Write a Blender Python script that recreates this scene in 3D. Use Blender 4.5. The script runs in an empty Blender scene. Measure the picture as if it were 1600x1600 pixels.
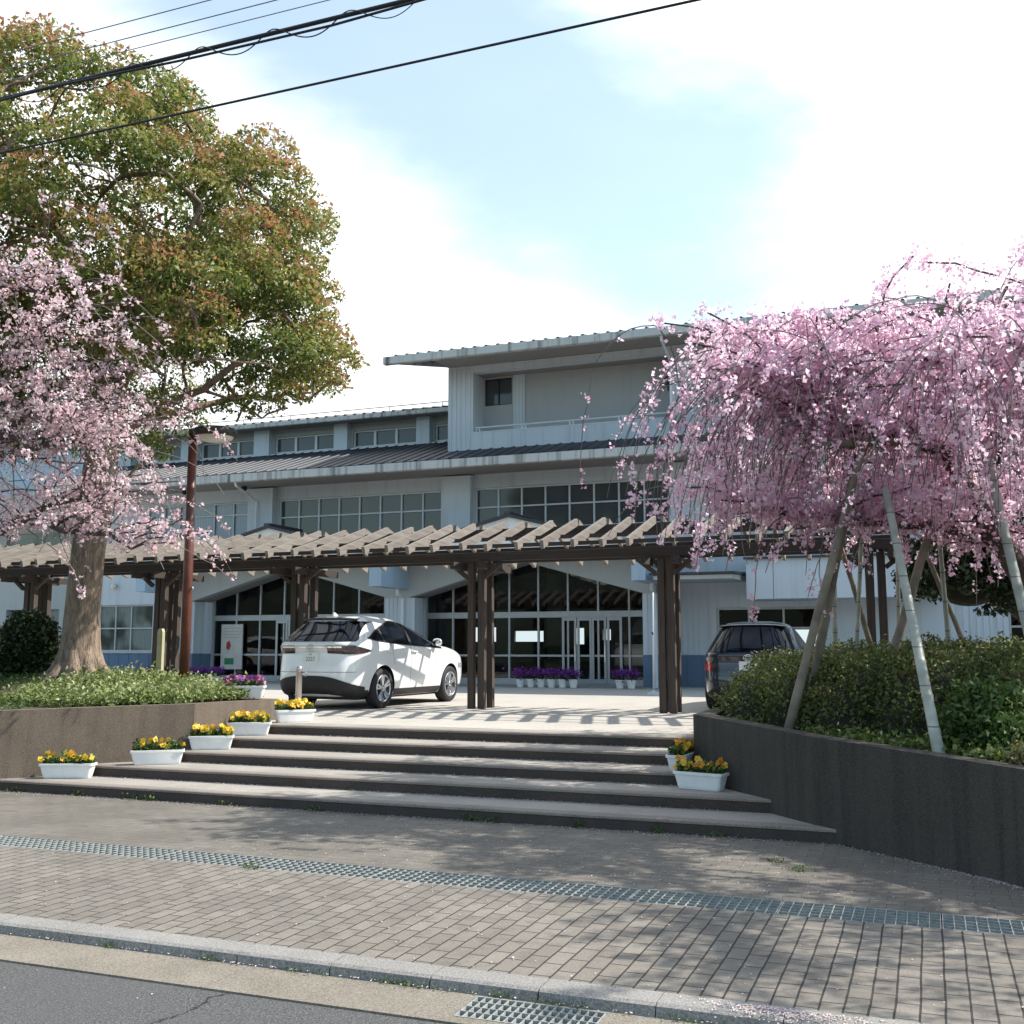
import bpy, bmesh, math, random
import numpy as np
from mathutils import Vector, Matrix
random.seed(7); RNG = np.random.default_rng(11)
S = bpy.context.scene
COL = S.collection
R = math.radians

# ------------------------------------------------------------------ camera, sky, sun, exposure
cam = bpy.data.cameras.new('camera'); camo = bpy.data.objects.new('camera', cam); COL.objects.link(camo)
cam.sensor_width = 36; cam.sensor_fit = 'HORIZONTAL'; cam.lens = 36*1660/1600
cam.clip_start = .05; cam.clip_end = 3000
camo.location = (0, 0, 1.72)
camo.rotation_euler = (R(90+7.21), 0, math.atan(650/1672))
S.camera = camo
S.view_settings.view_transform = 'Standard'; S.view_settings.look = 'None'
S.view_settings.gamma = 1; S.view_settings.use_curve_mapping = False
S.view_settings.exposure = 0.5
KX, KY = .86, .42                      # shadow run per metre of height
SUN_EL = math.atan(1/math.hypot(KX, KY)); SUN_AZ = math.atan2(KX, KY)
W = bpy.data.worlds.new('World'); S.world = W; W.use_nodes = True
def build_world():
    nt = W.node_tree; N = nt.nodes; L = nt.links; N.clear()
    out = N.new('ShaderNodeOutputWorld'); bg = N.new('ShaderNodeBackground'); bg.inputs[1].default_value = .1
    sky = N.new('ShaderNodeTexSky'); sky.sky_type = 'NISHITA'; sky.sun_disc = False
    sky.sun_elevation = SUN_EL; sky.sun_rotation = SUN_AZ; sky.air_density = 1.3; sky.dust_density = .4; sky.ozone_density = 1.0
    tc = N.new('ShaderNodeTexCoord')
    def vm(op, a, b=None):
        n = N.new('ShaderNodeVectorMath'); n.operation = op
        for i, v in enumerate([a, b]):
            if v is None: continue
            if isinstance(v, (tuple, list)): n.inputs[i].default_value = v
            else: L.new(v, n.inputs[i])
        return n.outputs['Value'] if op in ('DOT_PRODUCT', 'LENGTH') else n.outputs[0]
    def mt(op, a, b=None, c=None, cl=False):
        n = N.new('ShaderNodeMath'); n.operation = op; n.use_clamp = cl
        for i, v in enumerate([a, b, c]):
            if v is None: continue
            if isinstance(v, (int, float)): n.inputs[i].default_value = v
            else: L.new(v, n.inputs[i])
        return n.outputs[0]
    d = tc.outputs['Generated']
    # compass/elevation coordinates of a sky direction
    yw = math.atan(650/1672)
    f0 = vm('DOT_PRODUCT', d, (-math.sin(yw), math.cos(yw), 0)); f = mt('MAXIMUM', f0, .05)
    a = mt('DIVIDE', vm('DOT_PRODUCT', d, (math.cos(yw), math.sin(yw), 0)), f)
    sp = N.new('ShaderNodeSeparateXYZ'); L.new(d, sp.inputs[0])
    b = mt('DIVIDE', sp.outputs[2], f)
    cb = N.new('ShaderNodeCombineXYZ'); L.new(a, cb.inputs[0]); L.new(b, cb.inputs[1])
    nz = N.new('ShaderNodeTexNoise'); nz.inputs['Scale'].default_value = 3.2; nz.inputs['Detail'].default_value = 7; nz.inputs['Roughness'].default_value = .55
    st = vm('MULTIPLY', cb.outputs[0], (1., 1.9, 1.)); st2 = vm('ADD', st, (3.1, .7, .0)); L.new(st2, nz.inputs['Vector'])
    n0 = mt('SUBTRACT', nz.outputs[0], .5)
    # big open blue gap, high and left of centre, slanting down to the right
    u = mt('ADD', mt('MULTIPLY', mt('ADD', a, .06), .9), mt('MULTIPLY', mt('SUBTRACT', b, .56), .42))
    v = mt('SUBTRACT', mt('MULTIPLY', mt('SUBTRACT', b, .56), .9), mt('MULTIPLY', mt('ADD', a, .06), -.28))
    e = mt('SQRT', mt('ADD', mt('POWER', mt('MULTIPLY', u, 3.3), 2.), mt('POWER', mt('MULTIPLY', v, 6.2), 2.)))
    k = mt('ADD', e, mt('MULTIPLY', n0, 1.7))
    mr = N.new('ShaderNodeMapRange'); mr.interpolation_type = 'SMOOTHSTEP'
    L.new(k, mr.inputs[0]); mr.inputs[1].default_value = .55; mr.inputs[2].default_value = 1.45; mr.inputs[3].default_value = .25; mr.inputs[4].default_value = 1
    fr = N.new('ShaderNodeMapRange'); fr.interpolation_type = 'SMOOTHSTEP'; L.new(f0, fr.inputs[0]); fr.inputs[1].default_value = -.15; fr.inputs[2].default_value = .6; fr.inputs[3].default_value = .13; fr.inputs[4].default_value = 1
    cov = mt('MULTIPLY', mr.outputs[0], fr.outputs[0])
    mx = N.new('ShaderNodeMixRGB'); L.new(cov, mx.inputs[0]); hs = N.new('ShaderNodeMixRGB'); hs.blend_type = 'MULTIPLY'; hs.inputs[0].default_value = 1; hs.inputs[2].default_value = (1.55, 1.75, 1.7, 1)
    L.new(sky.outputs[0], hs.inputs[1]); L.new(hs.outputs[0], mx.inputs[1])
    # cloud white with mild thickness variation
    nz2 = N.new('ShaderNodeTexNoise'); nz2.inputs['Scale'].default_value = 6; nz2.inputs['Detail'].default_value = 5; L.new(st, nz2.inputs['Vector'])
    cr = N.new('ShaderNodeMixRGB'); L.new(nz2.outputs[0], cr.inputs[0]); cr.inputs[1].default_value = (9.6, 10.2, 10.6, 1); cr.inputs[2].default_value = (12.2, 12.3, 12.3, 1)
    L.new(cr.outputs[0], mx.inputs[2]); L.new(mx.outputs[0], bg.inputs[0]); L.new(bg.outputs[0], out.inputs[0])
build_world()
sl = bpy.data.lights.new('sun', 'SUN'); sl.energy = 5.0; sl.angle = R(.55); sl.color = (1, .95, .88)
so = bpy.data.objects.new('sun', sl); COL.objects.link(so)
so.rotation_euler = Vector((KX, KY, 1)).to_track_quat('Z', 'Y').to_euler()

# ------------------------------------------------------------------ materials
class NT:
    def __init__(s, name):
        s.m = bpy.data.materials.new(name); s.m.use_nodes = True; s.t = s.m.node_tree; s.N = s.t.nodes; s.L = s.t.links
        s.b = s.N['Principled BSDF']; s.tc = s.N.new('ShaderNodeTexCoord').outputs['Object']
    def n(s, ty, **kw):
        x = s.N.new('ShaderNode'+ty)
        for k, v in kw.items(): setattr(x, k, v)
        return x
    def put(s, node, i, v):
        if hasattr(v, 'links') or isinstance(v, bpy.types.NodeSocket): s.L.new(v, node.inputs[i])
        else: node.inputs[i].default_value = v
    def noise(s, scale, detail=4, rough=.55, vec=None):
        x = s.n('TexNoise'); x.inputs['Scale'].default_value = scale; x.inputs['Detail'].default_value = detail; x.inputs['Roughness'].default_value = rough
        s.L.new(vec if vec is not None else s.tc, x.inputs['Vector']); return x.outputs[0]
    def mapv(s, sc=(1, 1, 1), rot=(0, 0, 0), loc=(0, 0, 0)):
        x = s.n('Mapping'); x.inputs['Scale'].default_value = sc; x.inputs['Rotation'].default_value = rot; x.inputs['Location'].default_value = loc
        s.L.new(s.tc, x.inputs[0]); return x.outputs[0]
    def ramp(s, fac, a, b, lo=.3, hi=.7):
        x = s.n('ValToRGB'); e = x.color_ramp.elements; e[0].position = lo; e[1].position = hi
        e[0].color = (*a, 1); e[1].color = (*b, 1); s.L.new(fac, x.inputs[0]); return x.outputs[0]
    def mix(s, fac, a, b, mode='MIX'):
        x = s.n('MixRGB', blend_type=mode); s.put(x, 0, fac)
        s.put(x, 1, a if not isinstance(a, tuple) else (*a, 1)); s.put(x, 2, b if not isinstance(b, tuple) else (*b, 1)); return x.outputs[0]
    def math(s, op, a, b=None, cl=False):
        x = s.n('Math', operation=op, use_clamp=cl); s.put(x, 0, a)
        if b is not None: s.put(x, 1, b)
        return x.outputs[0]
    def bump(s, h, st=.3, dist=.01):
        x = s.n('Bump'); x.inputs['Strength'].default_value = st; x.inputs['Distance'].default_value = dist
        s.L.new(h, x.inputs['Height']); s.L.new(x.outputs[0], s.b.inputs['Normal'])
    def col(s, c): s.put(s.b, 'Base Color', (*c, 1) if isinstance(c, tuple) else c)
    def rough(s, r): s.put(s.b, 'Roughness', r)
M = {}
def simple(name, c, rough=.6, metal=0, var=.12, sc=6, bump=0, spec=.5, coat=0):
    t = NT(name); n = t.noise(sc, 5)
    a = tuple(max(0, x*(1-var)) for x in c); b = tuple(min(1, x*(1+var)) for x in c)
    t.col(t.ramp(n, a, b)); t.rough(rough); t.b.inputs['Metallic'].default_value = metal
    t.b.inputs['Specular IOR Level'].default_value = spec; t.b.inputs['Coat Weight'].default_value = coat
    if bump: t.bump(t.noise(sc*6, 4), bump)
    M[name] = t.m; return t.m
# weathered wall with vertical run-off streaks
def wallmat(name, c, dirt=(.3, .3, .29), amt=.45):
    t = NT(name)
    st = t.noise(1, 5, .6, t.mapv((5, 5, .25))); n2 = t.noise(.6, 4)
    f = t.math('MULTIPLY', t.ramp(st, (0, 0, 0), (1, 1, 1), .5, .7), amt)
    base = t.mix(n2, tuple(x*.9 for x in c), tuple(min(1, x*1.08) for x in c))
    t.col(t.mix(f, base, dirt)); t.rough(.75); t.bump(t.noise(60, 3), .12, .004); M[name] = t.m
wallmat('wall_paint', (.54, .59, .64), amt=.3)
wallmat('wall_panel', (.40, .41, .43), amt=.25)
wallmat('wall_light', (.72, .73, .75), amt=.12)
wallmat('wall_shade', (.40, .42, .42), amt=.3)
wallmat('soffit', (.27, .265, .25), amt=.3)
wallmat('gutter_paint', (.5, .51, .5), (.12, .12, .105), 1.)
wallmat('wall_blue', (.10, .165, .25), (.08, .12, .17), .3)
wallmat('white_render', (.8, .8, .78), (.5, .5, .48), .3)
wallmat('hopper_paint', (.33, .43, .52), (.2, .25, .3), .4)
simple('frame_white', (.62, .65, .68), .4, 0, .06, 4)
simple('frame_alu', (.42, .44, .46), .35, .3, .08, 4)
simple('interior', (.10, .098, .095), .8, 0, .15, 1.5)
simple('interior_light', (.3, .285, .25), .8, 0, .15, 1.5)
simple('interior_floor', (.13, .115, .1), .35, 0, .15, 1)
simple('black_plastic', (.012, .012, .013), .5, 0, .1, 10)
simple('rubber', (.02, .02, .021), .75, 0, .2, 12)
simple('chrome', (.8, .8, .8), .12, 1, .02, 4)
simple('alloy', (.62, .63, .65), .22, .9, .03, 4)
simple('steel_galv', (.30, .31, .29), .7, .0, .25, 25, .05, spec=.15)
simple('steel_brushed', (.5, .47, .46), .3, .85, .06, 30)
simple('plastic_white', (.78, .78, .76), .42, 0, .05, 9)
simple('plastic_grey', (.5, .51, .52), .42, 0, .08, 9)
simple('soil', (.075, .055, .038), .95, 0, .4, 9, .6)
simple('far_ground', (.04, .05, .035), .95, 0, .4, .05)
simple('weep_pipe', (.1, .1, .1), .7)
simple('cable_black', (.012, .012, .014), .6)
simple('cable_grey', (.16, .17, .18), .6)
simple('lens_milk', (.7, .66, .56), .3)
simple('paper', (.6, .58, .54), .8, 0, .1, 3)
simple('red_print', (.4, .03, .03), .6)
simple('green_print', (.03, .22, .10), .6)
simple('rope', (.13, .09, .05), .95, 0, .3, 60)
# tile roof
def tile():
    t = NT('roof_tile'); v = t.mapv((1/.36, 1/.3, 1))
    wv = t.n('TexWave', wave_type='BANDS', bands_direction='Y', wave_profile='SAW'); wv.inputs['Scale'].default_value = 1/.3/6.283*6.283/2; wv.inputs['Distortion'].default_value = 0
    t.L.new(t.tc, wv.inputs[0])
    n = t.noise(3, 4); t.col(t.ramp(n, (.022, .024, .03), (.05, .052, .06))); t.rough(.5); t.bump(wv.outputs[0], .7, .03); M['roof_tile'] = t.m
tile()
def glass(name, tint, rough, base_t):
    t = NT(name); t.N.remove(t.b); out = t.N['Material Output']
    tr = t.n('BsdfTransparent'); tr.inputs[0].default_value = (*tint, 1)
    gl = t.n('BsdfGlossy'); gl.inputs['Roughness'].default_value = rough; gl.inputs[0].default_value = (1, 1, 1, 1)
    fr = t.n('Fresnel'); fr.inputs[0].default_value = 1.5
    f = t.math('ADD', fr.outputs[0], base_t, True)
    mx = t.n('MixShader'); t.L.new(f, mx.inputs[0]); t.L.new(tr.outputs[0], mx.inputs[1]); t.L.new(gl.outputs[0], mx.inputs[2]); t.L.new(mx.outputs[0], out.inputs[0]); M[name] = t.m
glass('glass_clear', (.5, .57, .58), .01, .0)
glass('glass_car', (.07, .085, .085), .01, .03)
def blindglass():
    t = NT('glass_blind'); wv = t.n('TexWave', bands_direction='Z'); wv.inputs['Scale'].default_value = 9; wv.inputs['Distortion'].default_value = .6; wv.inputs['Detail'].default_value = 1
    t.L.new(t.tc, wv.inputs[0]); n = t.noise(1.1, 3)
    t.col(t.mix(t.math('MULTIPLY', n, .55), t.mix(wv.outputs[0], (.04, .045, .052), (.062, .068, .078)), (.09, .1, .11))); t.rough(.08); M['glass_blind'] = t.m
    t = NT('glass_curtain'); wv = t.n('TexWave', bands_direction='X'); wv.inputs['Scale'].default_value = 5; wv.inputs['Distortion'].default_value = 2.5; wv.inputs['Detail'].default_value = 2
    t.L.new(t.tc, wv.inputs[0]); t.col(t.mix(wv.outputs[0], (.2, .25, .31), (.33, .38, .45))); t.rough(.12); M['glass_curtain'] = t.m
    t = NT('glass_green'); wv = t.n('TexWave', bands_direction='X'); wv.inputs['Scale'].default_value = 5; wv.inputs['Distortion'].default_value = 2.5; wv.inputs['Detail'].default_value = 2
    t.L.new(t.tc, wv.inputs[0]); n = t.noise(.9, 2); t.col(t.mix(t.ramp(n, (0, 0, 0), (1, 1, 1), .45, .62), t.mix(wv.outputs[0], (.15, .18, .17), (.27, .31, .29)), (.05, .055, .05))); t.rough(.1); M['glass_green'] = t.m
blindglass()
# car paint
def paint(name, c, rough=.28):
    t = NT(name); t.col(c); t.rough(rough); t.b.inputs['Coat Weight'].default_value = 1; t.b.inputs['Coat Roughness'].default_value = .03
    t.bump(t.noise(2.5, 2), .02, .01); M[name] = t.m
paint('paint_pearl', (.80, .80, .79)); paint('paint_navy', (.008, .014, .03), .3); paint('paint_silver', (.75, .77, .8))
def lamps():
    t = NT('tail_lamp'); n = t.noise(9, 2); t.col(t.ramp(n, (.025, .02, .022), (.085, .05, .055))); t.rough(.1); t.b.inputs['Coat Weight'].default_value = 1; M['tail_lamp'] = t.m
    t = NT('tail_red'); t.col((.55, .02, .012)); t.rough(.15); t.b.inputs['Coat Weight'].default_value = 1; M['tail_red'] = t.m
    t = NT('head_lamp'); t.col((.4, .42, .45)); t.rough(.08); t.b.inputs['Coat Weight'].default_value = 1; M['head_lamp'] = t.m
lamps()
# weathered timber, grain along local axis
def timber(name, a, b, ax):
    t = NT(name); sc = [38, 38, 38]; sc[ax] = 1.6
    g = t.noise(1, 6, .65, t.mapv(tuple(sc))); k = t.noise(1.3, 3)
    oi = t.n('ObjectInfo'); c = t.mix(t.math('MULTIPLY', oi.outputs['Random'], .35), t.ramp(g, a, b, .3, .68), tuple(x*.72 for x in a))
    t.col(t.mix(t.math('MULTIPLY', k, .45), c, tuple(x*.8 for x in b))); t.rough(.85); t.bump(g, .5, .008); M[name] = t.m
timber('timber_grey', (.11, .092, .077), (.30, .262, .225), 1)
timber('timber_beam', (.028, .02, .016), (.07, .052, .042), 0)
timber('timber_post', (.03, .021, .017), (.10, .074, .058), 2)
# lamp post: brown-red paint
def redpost():
    t = NT('post_rust'); n = t.noise(3, 5, .6, t.mapv((2, 2, .8))); t.col(t.ramp(n, (.075, .026, .019), (.20, .058, .038))); t.rough(.45); M['post_rust'] = t.m
redpost()
simple('lamp_brown', (.032, .024, .02), .55)
# concrete
def conc(name, a, b, stain=(.05, .045, .04), amt=.5, vert=True):
    t = NT(name); n = t.noise(2.2, 6, .6); st = t.noise(1, 6, .65, t.mapv((7, 7, .35) if vert else (1.3, 1.3, 1.3)))
    sp = t.noise(95, 4, .7)
    base = t.ramp(n, a, b, .40, .60)
    bl = t.noise(.55, 6, .7); base = t.mix(t.math('MULTIPLY', t.ramp(bl, (0, 0, 0), (1, 1, 1), .48, .62), .45), base, tuple(x*.62 for x in a))
    base = t.mix(t.math('MULTIPLY', t.ramp(st, (0, 0, 0), (1, 1, 1), .46, .62), amt), base, stain)
    base = t.mix(.5, base, t.ramp(sp, tuple(x*.4 for x in a), tuple(min(1, x*1.5) for x in b), .38, .62))
    t.col(base); t.rough(.9); t.bump(t.mix(.5, sp, n), .35, .006); M[name] = t.m
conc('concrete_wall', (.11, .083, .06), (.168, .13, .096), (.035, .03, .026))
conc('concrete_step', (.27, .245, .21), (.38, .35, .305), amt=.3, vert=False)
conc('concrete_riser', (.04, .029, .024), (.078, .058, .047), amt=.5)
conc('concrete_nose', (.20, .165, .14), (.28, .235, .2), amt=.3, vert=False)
conc('kerb_stone', (.20, .19, .175), (.28, .265, .245), (.16, .14, .11), .4, False)
conc('gutter_concrete', (.15, .13, .102), (.24, .21, .168), (.14, .12, .09), .5, False)
conc('concrete_dark', (.040, .035, .030), (.066, .057, .048), (.010, .009, .008), .85)  # darker tone with near-black vertical streaks, for the right wall
def plaza():
    t = NT('plaza_paving')
    br = t.n('TexBrick'); br.offset = .5; br.inputs['Scale'].default_value = 1; br.inputs['Brick Width'].default_value = .3; br.inputs['Row Height'].default_value = .15
    br.inputs['Mortar Size'].default_value = .004; br.inputs['Color1'].default_value = (.46, .43, .38, 1); br.inputs['Color2'].default_value = (.41, .38, .335, 1); br.inputs['Mortar'].default_value = (.24, .21, .18, 1)
    t.L.new(t.tc, br.inputs[0]); n = t.noise(1.2, 5); t.col(t.mix(.35, br.outputs[0], t.ramp(n, (.36, .33, .29), (.52, .485, .43)))); t.rough(.88); t.bump(t.noise(120, 3), .2, .004); M['plaza_paving'] = t.m
plaza()
def pavers(name, swap, c1, c2, mort, ms, damp):
    t = NT(name)
    sp = t.n('SeparateXYZ'); t.L.new(t.tc, sp.inputs[0]); cb = t.n('CombineXYZ')
    wob = t.noise(1.7, 2); wx = t.math('MULTIPLY', t.math('SUBTRACT', wob, .5), .02)
    X = t.math('ADD', sp.outputs[0], wx); Y = t.math('ADD', sp.outputs[1], wx)
    t.L.new(Y if swap else X, cb.inputs[0]); t.L.new(X if swap else Y, cb.inputs[1])
    br = t.n('TexBrick'); br.offset = .5; br.inputs['Scale'].default_value = 1; br.inputs['Brick Width'].default_value = .225; br.inputs['Row Height'].default_value = .1135
    br.inputs['Mortar Size'].default_value = ms; br.inputs['Mortar Smooth'].default_value = .25; br.inputs['Bias'].default_value = 0
    br.inputs['Color1'].default_value = (*c1, 1); br.inputs['Color2'].default_value = (*c2, 1); br.inputs['Mortar'].default_value = (*mort, 1)
    t.L.new(cb.outputs[0], br.inputs[0])
    n = t.noise(.8, 6, .65); g = t.noise(80, 5, .8); n3 = t.noise(7, 5, .7)
    c = t.mix(t.math('MULTIPLY', t.ramp(n, (0, 0, 0), (1, 1, 1), .46, .6), damp), br.outputs[0], tuple(x*.55 for x in c1))
    c = t.mix(.45, c, t.ramp(g, tuple(x*.45 for x in c1), tuple(min(1, x*1.5) for x in c2), .3, .72), 'MIX')
    c = t.mix(t.math('MULTIPLY', t.ramp(n3, (0, 0, 0), (1, 1, 1), .5, .64), .4), c, tuple(x*.6 for x in c1))
    c = t.mix(t.math('MULTIPLY', br.outputs['Fac'], .85), c, mort)
    t.col(c); t.rough(.87)
    h = t.math('ADD', t.math('MULTIPLY', br.outputs['Fac'], -1.), t.math('MULTIPLY', g, .35)); t.bump(h, .6, .006); M[name] = t.m
pavers('pavers_front', True, (.14, .122, .10), (.235, .21, .177), (.016, .014, .012), .0062, .6)
pavers('pavers_back', False, (.13, .115, .095), (.20, .18, .15), (.075, .067, .055), .0035, .7)
def asphalt():
    t = NT('asphalt'); g = t.noise(75, 5, .8); n = t.ramp(t.noise(1.6, 6, .7), (0, 0, 0), (1, 1, 1), .4, .6); v = t.n('TexVoronoi'); v.inputs['Scale'].default_value = 110; t.L.new(t.tc, v.inputs[0])
    c = t.mix(t.math('MULTIPLY', n, .6), t.ramp(g, (.022, .022, .022), (.13, .128, .125), .4, .62), (.075, .073, .072))
    c = t.mix(t.math('LESS_THAN', v.outputs['Distance'], .22), c, (.24, .23, .215))
    # a wandering crack
    sp = t.n('SeparateXYZ'); t.L.new(t.tc, sp.inputs[0]); w = t.math('MULTIPLY', t.math('SUBTRACT', t.noise(5, 5, .7), .5), .22)
    dl = t.math('ABSOLUTE', t.math('ADD', t.math('ADD', t.math('SUBTRACT', sp.outputs[0], t.math('MULTIPLY', sp.outputs[1], .12)), 4.03), w))
    c = t.mix(t.math('LESS_THAN', dl, .009), c, (.012, .011, .01))
    t.col(c); t.rough(.82); t.bump(g, .7, .006); M['asphalt'] = t.m
asphalt()
def bark(name, a, b, sc=(9, 9, 2.2)):
    t = NT(name); n = t.noise(1, 7, .7, t.mapv(sc)); v = t.n('TexVoronoi', feature='DISTANCE_TO_EDGE'); v.inputs['Scale'].default_value = 1; t.L.new(t.mapv((sc[0]*1.6, sc[1]*1.6, sc[2]*1.5)), v.inputs[0])
    h = t.math('ADD', t.math('MULTIPLY', n, 1.5), t.math('MINIMUM', t.math('MULTIPLY', v.outputs[0], 1.2), .18))
    t.col(t.ramp(h, a, b, .45, 1.0)); t.rough(.92); t.bump(h, .9, .025); M[name] = t.m
bark('bark_camphor', (.06, .043, .032), (.30, .22, .16), (16, 16, 3.2)); bark('bark_cherry', (.035, .026, .024), (.13, .10, .09), (14, 14, 5)); bark('bark_twig', (.10, .08, .075), (.24, .2, .185), (30, 30, 6))
simple('log_support', (.20, .168, .125), .85, 0, .35, 5, .3)
def bamboo():
    t = NT('bamboo'); sp = t.n('SeparateXYZ'); t.L.new(t.tc, sp.inputs[0]); f = t.math('FRACT', t.math('MULTIPLY', sp.outputs[2], 1/.33))
    n = t.noise(6, 4); c = t.ramp(n, (.25, .27, .22), (.40, .41, .35)); t.col(t.mix(t.math('LESS_THAN', f, .035), c, (.12, .11, .09))); t.rough(.5); M['bamboo'] = t.m
bamboo()
# leaves and petals: per-face 'tint' attribute picks a colour the leaf itself has
def leafmat(name, stops, trans=.35, rough=.5):
    t = NT(name); at = t.n('Attribute', attribute_name='tint'); x = t.n('ValToRGB'); cr = x.color_ramp
    while len(cr.elements) > 1: cr.elements.remove(cr.elements[-1])
    cr.elements[0].position = stops[0][0]; cr.elements[0].color = (*stops[0][1], 1)
    for p, c in stops[1:]:
        e = cr.elements.new(p); e.color = (*c, 1)
    t.L.new(at.outputs['Fac'], x.inputs[0]); t.col(x.outputs[0]); t.rough(rough)
    out = t.N['Material Output']; tl = t.n('BsdfTranslucent'); t.L.new(x.outputs[0], tl.inputs[0])
    mx = t.n('MixShader'); mx.inputs[0].default_value = trans; t.L.new(t.b.outputs[0], mx.inputs[1]); t.L.new(tl.outputs[0], mx.inputs[2]); t.L.new(mx.outputs[0], out.inputs[0]); M[name] = t.m
leafmat('leaf_camphor', [(0, (.075, .12, .025)), (.3, (.135, .19, .04)), (.6, (.25, .28, .07)), (.85, (.38, .27, .09)), (1, (.45, .21, .11))], .5)
leafmat('petal_pink', [(0, (.74, .42, .56)), (.35, (.90, .62, .75)), (.75, (.94, .76, .85)), (1, (.97, .90, .94))], .64, .7)
leafmat('petal_pale', [(0, (.62, .36, .42)), (.4, (.86, .62, .67)), (.8, (.94, .80, .82)), (1, (.97, .92, .92))], .5, .7)
leafmat('leaf_azalea', [(0, (.035, .06, .014)), (.5, (.10, .135, .034)), (.85, (.21, .225, .065)), (1, (.32, .25, .11))], .35)
leafmat('leaf_bright', [(0, (.04, .08, .015)), (.5, (.08, .15, .03)), (1, (.16, .22, .06))], .35)
leafmat('leaf_dark', [(0, (.012, .025, .008)), (.6, (.03, .055, .015)), (1, (.07, .09, .03))], .25)
leafmat('leaf_cover', [(0, (.06, .10, .02)), (.45, (.15, .21, .05)), (.8, (.27, .32, .10)), (1, (.45, .46, .25))], .35)
leafmat('leaf_lawn', [(0, (.045, .09, .018)), (.5, (.09, .16, .035)), (1, (.2, .24, .08))], .35)
leafmat('petal_yellow', [(0, (.75, .33, .01)), (.5, (.85, .55, .02)), (1, (.9, .72, .10))], .3)
leafmat('petal_orange', [(0, (.6, .22, .01)), (.5, (.8, .40, .02)), (1, (.85, .6, .08))], .3)
leafmat('petal_purple', [(0, (.10, .02, .20)), (.6, (.22, .05, .35)), (1, (.35, .06, .30))], .3)
leafmat('petal_mixed', [(0, (.12, .03, .2)), (.5, (.35, .1, .4)), (.7, (.45, .03, .06)), (1, (.85, .75, .75))], .3)
leafmat('fallen_petal', [(0, (.55, .42, .40)), (1, (.85, .76, .76))], .2)

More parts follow.
